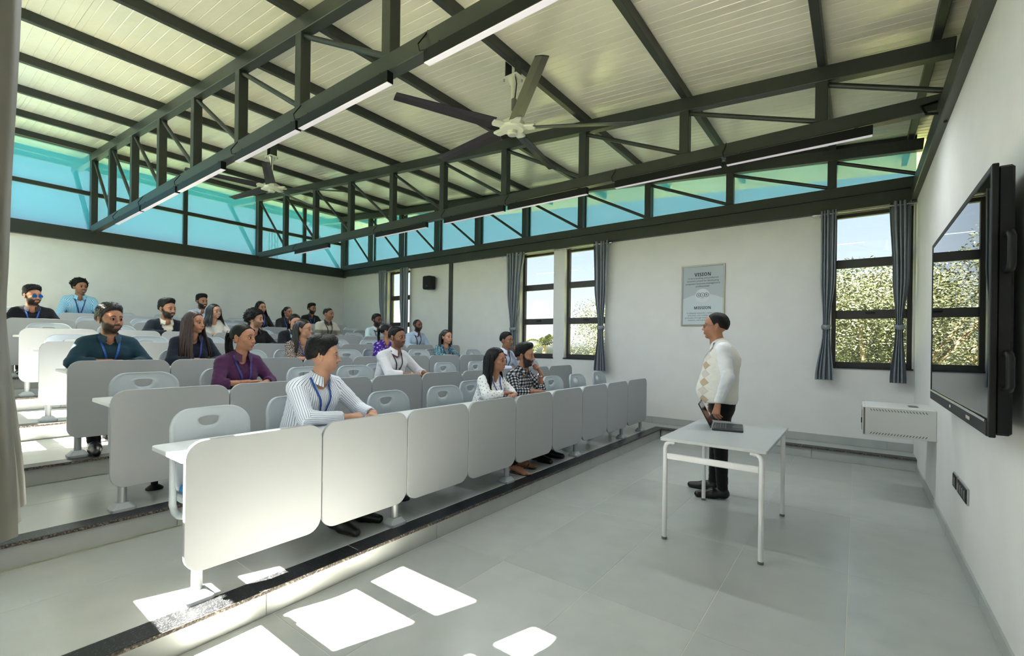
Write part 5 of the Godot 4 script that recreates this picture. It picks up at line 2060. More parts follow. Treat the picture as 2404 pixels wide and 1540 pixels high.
func make_person(s: Dictionary, at: Vector3, turn: float) -> Node3D:
	var node := base("person", at, turn)
	tag(node, s.label, "person")
	var fem: bool = s.female
	var fine: float = s.get("grid", 0.014)
	var chin: float = s.chin
	var hz: float = s.get("hz", 0.16)
	var hx: float = s.get("hx", 0.0)
	var hs: float = s.get("hs", 1.0)
	var H := Vector3(hx, chin + 0.114 * hs, hz)
	var N := Vector3(hx * 0.7, chin - 0.054, hz - 0.036)
	var hip: Vector3 = s.get("hip", Vector3(0, 0.54, -0.02))
	var sw := 0.148 if fem else 0.168
	var bulk: float = s.get("bulk", 0.0)
	var tr := (0.098 if fem else 0.110) + bulk
	# torso bones
	var T := []
	for q in [-1.0, 1.0]:
		T.append([Vector3(q * 0.075, hip.y, hip.z), Vector3(q * (sw - 0.085) + N.x * 0.8, N.y - 0.135, N.z - 0.045), tr, tr - 0.006, 0.05, 0])
		T.append([Vector3(q * (sw - 0.10) + N.x * 0.8, N.y - 0.135, N.z - 0.045), Vector3(q * (sw - 0.045) + N.x, N.y - 0.065, N.z - 0.040), tr - 0.006, 0.066, 0.05, 0])
		T.append([N + Vector3(q * 0.025, 0.005, -0.02), N + Vector3(q * (sw - 0.02), -0.045, -0.03), 0.050, 0.056, 0.035, 0])
	if fem:
		for q in [-1.0, 1.0]:
			T.append([Vector3(q * 0.065 + N.x, N.y - 0.185, N.z + 0.020), Vector3(q * 0.06 + N.x, N.y - 0.19, N.z + 0.026), 0.058, 0.056, 0.04, 0])
	var belly: float = s.get("belly", 0.0)
	T.append([Vector3(0, hip.y + 0.06, hip.z + 0.05 + belly), Vector3(N.x * 0.5, hip.y + (0.16 if belly == 0.0 else 0.30), hip.z + (0.06 if belly == 0.0 else 0.045)), 0.105 + belly * 0.4, 0.10 + belly * 0.25, 0.07 if belly == 0.0 else 0.10, 0])
	# arms: left (+x) then right
	var pose: Array = s.arms
	var A := []
	for k in 2:
		var q := 1.0 if k == 0 else -1.0
		var S := N + Vector3(q * sw, -0.055, -0.030)
		var E: Vector3 = pose[k][0]
		var W: Vector3 = pose[k][1]
		A.append([S, E, 0.054 if not fem else 0.047, 0.044 if not fem else 0.038, 0.03, 0])
		A.append([E, W, 0.042 if not fem else 0.036, 0.027 if not fem else 0.024, 0.02, 0])
	# body: continuous skin of torso, arms, neck, head and hands
	var skin: Color = s.skin
	var body := pool()
	pour(body, nets(grown(T, -0.013) + grown(A, -0.004) + [[N + Vector3(0, -0.05, -0.015), H + Vector3(0, -0.10, -0.02) * hs, 0.052 if not fem else 0.045, 0.048 if not fem else 0.042, 0.03, 0]], 0.016), Transform3D(), skin)
	var hb := Basis(Vector3.UP, deg_to_rad(s.head_yaw)) * Basis(Vector3.RIGHT, deg_to_rad(s.get("pitch", 0.0))) * Basis(Vector3.BACK, deg_to_rad(s.get("tilt", 0.0)))
	var ht := Transform3D(hb.scaled_local(Vector3(hs * s.get("hw", 1.0), hs, hs)), H)
	var hk := ("f" if fem else "m") + ("1" if s.get("close", false) else "0")
	if not HEAD.has(hk): HEAD[hk] = head_field(fem, 0.0033 if s.get("close", false) else 0.0055)
	pour(body, HEAD[hk], ht, skin, face_colors(HEAD[hk][0], s))
	eye_pool(s, body, ht, s.get("look", Vector2.ZERO))
	for k in 2:
		var W: Vector3 = pose[k][1]
		var key: String = pose[k][4]
		if not HAND.has(key): HAND[key] = nets(hand_bones(HAND_POSES[key]), 0.0034)
		pour(body, HAND[key], frame_to(pose[k][2], pose[k][3], W, 0.93 if fem else 1.0, k == 0), skin, PackedColorArray(), k == 0)
	part(node, "body", pool_mesh(body), M.skin)
	# shirt
	var sh: Dictionary = s.shirt
	var thick: float = sh.get("thick", 0.0)
	var ends: Array = sh.get("sleeve", [0.95, 0.95])
	var SB := grown(T, thick)
	var SA := []
	for k in 4:
		var b: Array = A[k]
		if k % 2 == 0:
			SA.append([b[0], b[1], b[2] + 0.007 + thick, b[3] + 0.008 + thick, 0.03, 0])
		else:
			var e: float = ends[k / 2]
			var p: Vector3 = (b[0] as Vector3).lerp(b[1], e)
			SA.append([b[0], p, b[2] + 0.009 + thick, lerpf(b[2], b[3], e) + 0.008 + thick, 0.02, 0])
			if e > 0.05:
				var d: Vector3 = ((b[1] as Vector3) - b[0]).normalized()
				SA.append([p - d * 0.028, p, lerpf(b[2], b[3], e) + 0.0105 + thick, lerpf(b[2], b[3], e) + 0.0105 + thick, 0.004, 0])
	var carve := []
	var vneck: float = sh.get("v", 0.05)
	if vneck > 0.0:
		var f0 := front_point(N.x, N.y - 0.005, SB, 0.0)
		var f1 := front_point(N.x, N.y - 0.02 - vneck, SB, 0.0)
		carve.append([f0 + Vector3(0, 0.02, 0.0), f1 + Vector3(0, 0, 0.004), 0.030, 0.010, 0.004, 1])
	# open end of the collar and cuffs
	carve.append([N + Vector3(0, 0.02, -0.005), N + Vector3(0, 0.12, 0.02), 0.060 if not fem else 0.052, 0.07, 0.004, 1])
	for k in 2:
		var b: Array = A[k * 2 + 1]
		var p: Vector3 = (b[0] as Vector3).lerp(b[1], ends[k])
		var d: Vector3 = ((b[1] as Vector3) - b[0]).normalized()
		carve.append([p + d * 0.028, p + d * 0.06, 0.038, 0.05, 0.002, 1])
	if s.has("hem"):
		carve.append([Vector3(-0.4, s.hem - 0.6, 0), Vector3(0.4, s.hem - 0.6, 0), 0.6, 0.6, 0.004, 1])
	var g := nets(SB + SA + carve, fine)
	crumple(g, sh.get("fold", 0.0032), s.seed)
	var called: String = sh.get("name", "shirt")
	var top: MeshInstance3D
	if sh.has("tex"):
		var arms := [SA[0], SA[1], SA[3], SA[4]] if SA.size() == 6 else [SA[0], SA[1], SA[2], SA[3]]
		if SA.size() == 5: arms = [SA[0], SA[1], SA[2], SA[3]] if ends[0] <= 0.05 else [SA[0], SA[1], SA[3], SA[4]]
		var cu := cloth_uv(g, [hip, N + Vector3(0, 0, -0.04)], arms)
		top = part(node, called, pool_mesh(cu[0], cu[1]), sh.tex)
	else:
		var p := pool()
		var cols := PackedColorArray()
		var col: Color = sh.color
		cols.resize(g[0].size())
		for i in cols.size():
			var v: Vector3 = g[0][i]
			var c := col
			if sh.has("inner"):
				var w := 0.022 + 0.055 * clampf((v.y - (N.y - 0.26)) / 0.24, 0, 1)
				if absf(v.x - N.x) < w and v.z > N.z - 0.02 and v.y > N.y - 0.32: c = sh.inner
			if sh.has("bands"):
				for bd in sh.bands:
					if v.y < N.y - bd[0] and v.y > N.y - bd[1]: c = bd[2]
			cols[i] = c
		pour(p, g, Transform3D(), col, cols)
		top = part(node, called, pool_mesh(p), M.get(sh.get("mat", "cloth")))
	if sh.get("collar", true):
		collar(N + Vector3(0, 0.026, 0.004), 0.060 if not fem else 0.053, sh.get("collar_mat", solid(sh.get("collar_color", sh.get("color", Color.WHITE)))), top, sh.get("open", 0.0), 0.25)
	if s.has("vest"):
		var vb := grown(T, 0.012)
		var vc := [[N + Vector3(0, 0.03, 0.02), N + Vector3(0, 0.1, 0.03), 0.072, 0.09, 0.004, 1]]
		var fv := front_point(0, N.y - 0.16, vb, 0.0)
		vc.append([front_point(0, N.y, vb, 0.0), fv, 0.045, 0.006, 0.003, 1])
		for q in [-1.0, 1.0]:
			vc.append([N + Vector3(q * (sw + 0.035), 0.03, -0.03), N + Vector3(q * (sw + 0.045), -0.18, -0.03), 0.062, 0.05, 0.006, 1])
		vc.append([Vector3(-0.4, s.hem - 0.62, 0), Vector3(0.4, s.hem - 0.62, 0), 0.6, 0.6, 0.004, 1])
		var gv := nets(vb + vc, fine)
		crumple(gv, 0.003, 9)
		var cu2 := cloth_uv(gv, [hip, N + Vector3(0, 0, -0.04)], [])
		part(node, "vest", pool_mesh(cu2[0], cu2[1]), s.vest)
	# trousers and shoes
	var legs: Array = s.get("legs", [[Vector3(0.11, 0.50, 0.36), Vector3(0.11, 0.10, 0.36)], [Vector3(-0.11, 0.50, 0.36), Vector3(-0.11, 0.10, 0.36)]])
	var LB := []
	var thick_l := 0.0 if not fem else -0.006
	for k in 2:
		var q := 1.0 if k == 0 else -1.0
		var hj: Vector3 = s.get("hip_joint", Vector3(0.085, 0.505, 0.0)) * Vector3(q, 1, 1)
		LB.append([hj, legs[k][0], 0.094 + thick_l, 0.066 + thick_l, 0.03, 0])
		LB.append([legs[k][0], legs[k][1], 0.062 + thick_l, 0.048 + thick_l, 0.02, 0])
	var pel := 0.07 if s.has("hem") else 0.0
	LB.append([Vector3(-0.075, hip.y - pel, hip.z), Vector3(0.075, hip.y - pel, hip.z), tr + 0.008 - pel * 0.25, tr + 0.008 - pel * 0.25, 0.04, 0])
	var gl := nets(LB, 0.017)
	crumple(gl, 0.0035, s.seed + 5)
	var pl := pool()
	pour(pl, gl, Transform3D(), s.get("pants", Color(0.008, 0.008, 0.010)))
	part(node, "trousers", pool_mesh(pl), M.cloth)
	for k in 2:
		var sandal: bool = s.get("sandal", false)
		var key := "sandal" if sandal else "shoe"
		if not SHOE.has(key): SHOE[key] = shoe_arrays(sandal)
		var an: Vector3 = legs[k][1]
		var pp := pool()
		pour(pp, SHOE[key], Transform3D(Basis(Vector3.UP, 0.15 if k == 0 else -0.15), Vector3(an.x, an.y - 0.10, an.z + 0.03)), skin if sandal else Color(0.006, 0.006, 0.007))
		var shoe := part(node, "foot" if sandal else "shoe", pool_mesh(pp), M.skin if sandal else M.leather)
		if sandal:
			var ss := new_st()
			plate(ss, rounded_outline(0.085, 0.235, 0.04, 5), 0.012, 0.003, Transform3D(Basis(Vector3.RIGHT, PI / 2), Vector3(an.x, an.y - 0.092, an.z + 0.075)))
			for e in [[0.075, 0.09], [0.11, 0.12]]:
				tube2(ss, [Vector3(an.x - 0.04, an.y - 0.088, an.z + e[0]), Vector3(an.x - 0.01, an.y - 0.036 - (e[0] - 0.07) * 0.4, an.z + e[1]), Vector3(an.x + 0.04, an.y - 0.088, an.z + e[1] - 0.02)], 0.005, 6)
			tube2(ss, [Vector3(an.x - 0.036, an.y - 0.03, an.z - 0.01), Vector3(an.x, an.y - 0.02, an.z + 0.05), Vector3(an.x + 0.036, an.y - 0.03, an.z - 0.01)], 0.005, 6)
			part(node, "sandal", ss.commit(), M.leather)
	# hair
	var hair: Dictionary = s.hair
	var hm := new_st()
	hm.append_from(hair_cap(hair, s.seed), 0, Transform3D())
	var st := new_st()
	var extra := true
	match hair.get("kind", ""):
		"long": long_hair(st, s.seed, hair.get("length", 0.3), hair.get("spread", 0.18), hair.get("wave", 0.012), hair.get("fwd", 0.05), false, hair.get("az0", 0.75))
		"back": long_hair(st, s.seed, hair.get("length", 0.3), hair.get("spread", 0.1), hair.get("wave", 0.012), 0.0, true)
		"tail": ponytail(st, s.seed, hair.get("length", 0.28))
		"curly": curls(st, s.seed, hair.get("count", 260), hair.get("low", -0.35), hair.get("size", 0.02))
		_: extra = false
	if extra:
		st.index()
		hm.append_from(st.commit(), 0, Transform3D())
	part(node, "hair", hm.commit(), hair.get("mat", M.hair), ht.origin, ht.basis)
	if s.has("lanyard"):
		lanyard(node, N, grown(SB, 0.014) if s.has("vest") else SB, s.lanyard, s.get("drop", 0.30), N.x + s.get("lan_x", 0.0))
	if s.has("glasses"):
		glasses(node, ht, s.glasses[0], s.glasses[1], s.glasses[2], s.get("glasses_up", false))
	if s.has("watch"):
		var b: Array = A[s.watch * 2 + 1]
		var wst := new_st()
		var d: Vector3 = ((b[1] as Vector3) - b[0]).normalized()
		var c: Vector3 = b[1] - d * 0.03
		tube(wst, PackedVector3Array([c - d * 0.009, c + d * 0.009]), PackedFloat32Array([0.0305, 0.0305]), 16)
		part(node, "bracelet", wst.commit(), s.watch_mat)
	return node

func solid(c: Color) -> StandardMaterial3D:
	# c is a linear colour, as the vertex colours are
	var key := "solid%.3f %.3f %.3f" % [c.r, c.g, c.b]
	if not M.has(key):
		M[key] = mat(c.linear_to_srgb(), 0.8)
	return M[key]

const HAND_POSES := {
	"rest": [[12, 22, 14], [14, 24, 16], [16, 26, 18], [20, 28, 20], [0.75, 0.25]],
	"clasp": [[48, 55, 25], [50, 58, 26], [50, 58, 28], [52, 60, 30], [0.95, 0.35]],
	"chin": [[38, 62, 34], [55, 72, 38], [66, 78, 40], [74, 80, 40], [1.1, 0.15]],
	"press": [[38, 18, 8], [42, 16, 6], [46, 16, 6], [50, 18, 8], [0.9, 0.2]],
}

func arms_pose(kind: String, chin: float) -> Array:
	# [elbow, wrist, hand direction, back-of-hand direction, hand pose] for the left (+x) and the right arm
	var up := Vector3.UP
	match kind:
		"fold": return [[Vector3(0.265, 0.755, 0.20), Vector3(0.045, 0.745, 0.355), Vector3(-0.95, -0.02, 0.22), up, "rest"], [Vector3(-0.265, 0.755, 0.20), Vector3(-0.03, 0.765, 0.285), Vector3(0.95, 0.05, 0.25), up, "rest"]]
		"clasp": return [[Vector3(0.255, 0.76, 0.20), Vector3(0.075, 0.748, 0.375), Vector3(-0.80, 0.0, 0.55), Vector3(0.2, 1, 0.3), "clasp"], [Vector3(-0.255, 0.76, 0.20), Vector3(-0.075, 0.752, 0.375), Vector3(0.80, 0.02, 0.55), Vector3(-0.2, 1, 0.3), "clasp"]]
		"clasp_left": return [[Vector3(0.31, 0.765, 0.22), Vector3(0.225, 0.752, 0.445), Vector3(-0.72, -0.03, 0.55), Vector3(0.3, 1, 0.2), "clasp"], [Vector3(-0.20, 0.765, 0.25), Vector3(0.045, 0.750, 0.385), Vector3(0.92, 0.03, 0.35), Vector3(-0.2, 1, 0.3), "clasp"]]
		"chin_left": return [[Vector3(0.235, 0.755, 0.24), Vector3(0.135, chin - 0.075, 0.285), Vector3(-0.50, 0.80, -0.10), Vector3(0.55, 0.25, 0.80), "chin"], [Vector3(-0.255, 0.755, 0.20), Vector3(-0.03, 0.748, 0.335), Vector3(0.95, -0.02, 0.25), up, "rest"]]
		"apart": return [[Vector3(0.25, 0.755, 0.17), Vector3(0.13, 0.745, 0.37), Vector3(-0.45, -0.04, 0.9), up, "rest"], [Vector3(-0.25, 0.755, 0.17), Vector3(-0.10, 0.745, 0.36), Vector3(0.55, -0.04, 0.85), up, "rest"]]
	return []

# ---------------------------------------------------------------- who sits where
# z: place along the row, off: head behind the desk front, chin: chin above the step, body and face: turn towards the window wall in degrees
const LIGHT := Color(0.47, 0.245, 0.155)
const WARM := Color(0.37, 0.175, 0.102)
const BROWN := Color(0.27, 0.122, 0.070)
const DEEP := Color(0.150, 0.066, 0.040)
const SEATED := [
	{"row": 1, "seat": 2, "z": -1.78, "off": 0.50, "chin": 1.058, "body": 12, "face": 50, "female": false, "hs": 0.97, "skin": LIGHT, "pose": "clasp_left", "hx": 0.03, "top": "stripe_white", "sleeve": [0.80, 0.80], "hair": "swept", "stache": 0.55, "lanyard": "lan_blue", "close": true, "short": "the person in white striped shirt", "label": "person in white shirt with grey stripes, hands clasped on front desk, blue lanyard", "legs": [[0.14, 0.34], [-0.05, 0.36]]},
	{"row": 1, "seat": 5, "z": -3.75, "off": 0.50, "chin": 0.985, "body": 4, "face": 14, "female": true, "hs": 0.98, "skin": WARM, "pose": "fold", "top": "dots_white", "sleeve": [0.85, 0.85], "hair": "long_black", "lanyard": "lan_blue", "close": true, "short": "the person in white dotted kurta", "label": "person in white dotted kurta with long black hair, arms folded on front desk", "sandal": true, "legs": [[0.10, 0.40], [-0.12, 0.47]], "collar": false, "v": 0.06},
	{"row": 1, "seat": 6, "z": -4.27, "off": 0.50, "chin": 1.02, "body": 4, "face": 16, "female": false, "hs": 1.02, "skin": WARM, "pose": "chin_left", "top": "check", "sleeve": [0.30, 0.55], "hair": "quiff", "beard": 0.9, "close": true, "short": "the person in black and white checks", "label": "person in black and white checked shirt, hand raised to bearded chin, front row", "watch": 0, "watch_mat": "chrome"},
	{"row": 2, "seat": 2, "z": -1.81, "off": 0.52, "chin": 1.035, "body": 6, "face": 32, "female": true, "hs": 0.96, "skin": WARM, "pose": "fold", "top_color": Color(0.062, 0.016, 0.060), "sleeve": [0.35, 0.35], "hair": "tied", "lanyard": "lan_navy", "close": true, "short": "the person in purple shirt", "label": "person in deep purple collared shirt with tied black hair, forearms on desk", "v": 0.08},
	{"row": 2, "seat": 5, "z": -3.50, "off": 0.52, "chin": 1.067, "body": 6, "face": 14, "female": false, "hs": 0.98, "skin": BROWN, "pose": "clasp_left", "top_color": Color(0.68, 0.66, 0.70), "sleeve": [0.45, 0.45], "hair": "short", "beard": 0.45, "stache": 0.8, "lanyard": "lan_black", "close": true, "short": "the person in plain white shirt", "label": "person in plain white shirt with rolled sleeves and black lanyard, second row", "watch": 1, "watch_mat": "thread"},
	{"row": 2, "seat": 8, "z": -5.64, "off": 0.55, "chin": 1.06, "body": 0, "face": 6, "female": false, "hs": 1.0, "skin": BROWN, "pose": "chin_left", "top_color": Color(0.52, 0.57, 0.70), "sleeve": [0.5, 0.8], "hair": "short", "stache": 0.3, "lanyard": "lan_black", "glasses": "wire", "short": "the person in pale blue shirt with glasses", "label": "person with glasses in pale blue shirt, hand at chin, behind checked shirt"},
	{"row": 3, "seat": 1, "z": -1.17, "off": 0.50, "chin": 1.033, "body": 0, "face": 20, "female": false, "hs": 1.05, "skin": WARM, "pose": "fold", "bulk": 0.012, "top_color": Color(0.012, 0.042, 0.062), "sleeve": [0.6, 0.6], "hair": "tousled", "beard": 0.85, "lanyard": "lan_blue", "close": true, "short": "the person in dark teal shirt", "label": "bearded person in dark teal shirt with blue lanyard, aisle seat of third row", "legs": [[0.10, 0.36], [-0.17, 0.50]]},
	{"row": 3, "seat": 2, "z": -1.87, "off": 0.55, "chin": 1.05, "body": 4, "face": 30, "female": true, "hs": 0.92, "skin": WARM, "pose": "fold", "top_color": Color(0.010, 0.014, 0.026), "sleeve": [0.9, 0.9], "hair": "long_brown", "lanyard": "lan_navy", "close": true, "short": "the person with long brown hair", "label": "person in black top with long straight brown hair and navy lanyard", "v": 0.06},
	{"row": 3, "seat": 4, "z": -3.05, "off": 0.50, "chin": 1.017, "body": 10, "face": 34, "female": true, "hs": 0.95, "skin": LIGHT, "pose": "fold", "top": "leopard", "sleeve": [0.3, 0.3], "hair": "back_dark", "smile": true, "glasses": "wire", "lanyard": "lan_navy", "close": true, "short": "the person in leopard print", "label": "smiling person with glasses in leopard print top, leaning on third-row desk", "collar": false},
	{"row": 3, "seat": 8, "z": -5.61, "off": 0.55, "chin": 0.965, "body": 0, "face": 2, "female": true, "hs": 0.98, "skin": LIGHT, "pose": "fold", "top": "marbled", "sleeve": [0.6, 0.6], "hair": "back_dark", "lanyard": "lan_navy", "short": "the person in marbled green kurta", "label": "person in marbled blue-green kurta with dark hair, before the steel column", "collar": false, "v": 0.07},
	{"row": 3, "seat": 6, "z": -4.42, "off": 0.60, "chin": 1.023, "body": 12, "face": 38, "female": true, "hs": 0.95, "skin": WARM, "pose": "fold", "top": "floral", "sleeve": [0.1, 0.1], "hair": "tied", "short": "the person in purple floral print", "label": "person in violet dress with pale floral print, behind plain white shirt", "collar": false, "v": 0.07},
	{"row": 4, "seat": 4, "z": -3.05, "off": 0.55, "chin": 1.018, "body": 8, "face": 42, "female": false, "hs": 0.98, "skin": LIGHT, "pose": "fold", "top_color": Color(0.009, 0.009, 0.010), "sleeve": [0.9, 0.9], "hair": "curly", "beard": 0.55, "stache": 0.7, "short": "the person with curly hair", "label": "person in plain black kurta with bushy curly black hair", "v": 0.03},
	{"row": 4, "seat": 5, "z": -3.60, "off": 0.50, "chin": 1.011, "body": 0, "face": -6, "female": true, "hs": 0.93, "skin": LIGHT, "pose": "fold", "top_color": Color(0.010, 0.010, 0.012), "inner": Color(0.42, 0.55, 0.68), "sleeve": [0.92, 0.92], "hair": "tied", "pitch": 14, "short": "the person in black jacket over pale blue", "label": "person looking down in black jacket over pale blue shirt, fourth row", "thick": 0.008},
	{"row": 4, "seat": 9, "z": -6.09, "off": 0.55, "chin": 1.056, "body": -4, "face": -2, "female": false, "hs": 0.95, "skin": DEEP, "pose": "apart", "top_color": Color(0.36, 0.44, 0.56), "sleeve": [0.8, 0.8], "hair": "balding", "beard": 0.9, "lanyard": "lan_black", "short": "the balding person in grey-blue shirt", "label": "balding bearded person in grey-blue shirt by the window wall", "bulk": 0.008},
	{"row": 5, "seat": 4, "z": -2.99, "off": 0.55, "chin": 1.024, "body": 2, "face": 22, "female": true, "hs": 0.93, "skin": LIGHT, "pose": "fold", "top_color": Color(0.62, 0.60, 0.56), "sleeve": [0.2, 0.2], "hair": "long_dark", "smile": true, "glasses": "wire", "short": "the person in cream knit top", "label": "smiling person with round glasses in cream knit top, arms crossed", "collar": false, "v": 0.02, "fold": 0.005},
	{"row": 5, "seat": 3, "z": -2.35, "off": 0.50, "chin": 0.995, "body": 2, "face": 26, "female": false, "hs": 1.10, "skin": WARM, "pose": "fold", "top_color": Color(0.008, 0.012, 0.020), "inner": Color(0.62, 0.57, 0.47), "sleeve": [0.92, 0.92], "hair": "quiff", "beard": 0.9, "short": "the person in dark blazer", "label": "bearded person in dark blazer over cream shirt", "thick": 0.008, "collar_color": Color(0.62, 0.57, 0.47)},
	{"row": 5, "seat": 7, "z": -4.93, "off": 0.50, "chin": 1.092, "body": 4, "face": 24, "female": false, "hs": 0.95, "skin": BROWN, "pose": "clasp", "top_color": Color(0.42, 0.40, 0.34), "bands": [[0.14, 0.21, Color(0.16, 0.16, 0.11)], [0.21, 0.6, Color(0.30, 0.29, 0.25)]], "sleeve": [0.92, 0.92], "hair": "crop", "stache": 0.95, "beard": 0.25, "lanyard": "lan_black", "short": "the person in banded sweater", "label": "person with thick moustache in grey sweater with olive band", "collar_color": Color(0.02, 0.018, 0.016), "fold": 0.004, "bulk": 0.01},
	{"row": 5, "seat": 9, "z": -6.08, "off": 0.55, "chin": 1.018, "body": 0, "face": 6, "female": false, "hs": 1.07, "skin": DEEP, "pose": "fold", "top_color": Color(0.50, 0.60, 0.66), "sleeve": [0.8, 0.8], "hair": "short", "beard": 0.85, "lanyard": "lan_black", "short": "the person in sky blue shirt", "label": "bearded person in sky blue shirt beside the back window curtain"},
	{"row": 6, "seat": 1, "z": -1.12, "off": 0.50, "chin": 1.0, "body": -6, "face": 22, "female": false, "hs": 1.05, "skin": WARM, "pose": "apart", "top_color": Color(0.010, 0.011, 0.012), "sleeve": [0.7, 0.7], "hair": "flat_top", "beard": 0.9, "lanyard": "lan_blue", "glasses": "mirror", "short": "the person in mirrored sunglasses", "label": "bearded person in black shirt wearing blue mirrored sunglasses, blue lanyard", "bulk": 0.012},
	{"row": 6, "seat": 6, "z": -4.28, "off": 0.55, "chin": 1.083, "body": 2, "face": 10, "female": true, "hs": 0.90, "skin": WARM, "pose": "fold", "top_color": Color(0.010, 0.010, 0.011), "sleeve": [0.92, 0.92], "hair": "long_black", "tilt": 6, "lanyard": "lan_blue", "glasses": "wire", "glasses_up": true, "short": "the person with glasses pushed up", "label": "person in black top with glasses pushed up into long black hair", "v": 0.04},
	{"row": 6, "seat": 7, "z": -4.84, "off": 0.60, "chin": 1.031, "body": 2, "face": 18, "female": true, "hs": 0.88, "skin": BROWN, "pose": "fold", "top_color": Color(0.012, 0.012, 0.014), "sleeve": [0.92, 0.92], "hair": "tied_flat", "lanyard": "lan_blue", "short": "the person in black jacket with tied-back hair", "label": "person in black jacket with hair tied flat and blue lanyard", "thick": 0.006},
	{"row": 7, "seat": 5, "z": -3.69, "off": 0.55, "chin": 1.03, "body": 0, "face": 14, "female": false, "hs": 1.10, "skin": WARM, "pose": "fold", "top_color": Color(0.50, 0.57, 0.66), "sleeve": [0.9, 0.9], "hair": "pompadour", "beard": 0.92, "smile": true, "lanyard": "lan_blue", "short": "the smiling bearded person in pale shirt", "label": "smiling bearded person in pale blue shirt, top row by the back wall"},
	{"row": 7, "seat": 2, "z": -1.84, "off": 0.50, "chin": 1.141, "body": -4, "face": 18, "female": false, "hs": 1.03, "skin": BROWN, "pose": "fold", "top": "stripe_teal", "sleeve": [0.9, 0.9], "hair": "wavy", "stache": 0.7, "beard": 0.25, "smile": true, "lanyard": "lan_navy", "short": "the person in teal striped shirt", "label": "person in teal striped shirt with wavy hair, top row against the wall", "bulk": 0.008},
	{"row": 7, "seat": 9, "z": -6.06, "off": 0.55, "chin": 1.057, "body": 0, "face": 12, "female": false, "hs": 1.0, "skin": BROWN, "pose": "fold", "top_color": Color(0.014, 0.012, 0.011), "sleeve": [0.9, 0.9], "hair": "quiff", "beard": 0.92, "lanyard": "lan_blue", "short": "the bearded person in black shirt", "label": "bearded person in black shirt, top row behind the grey sweater"},
]

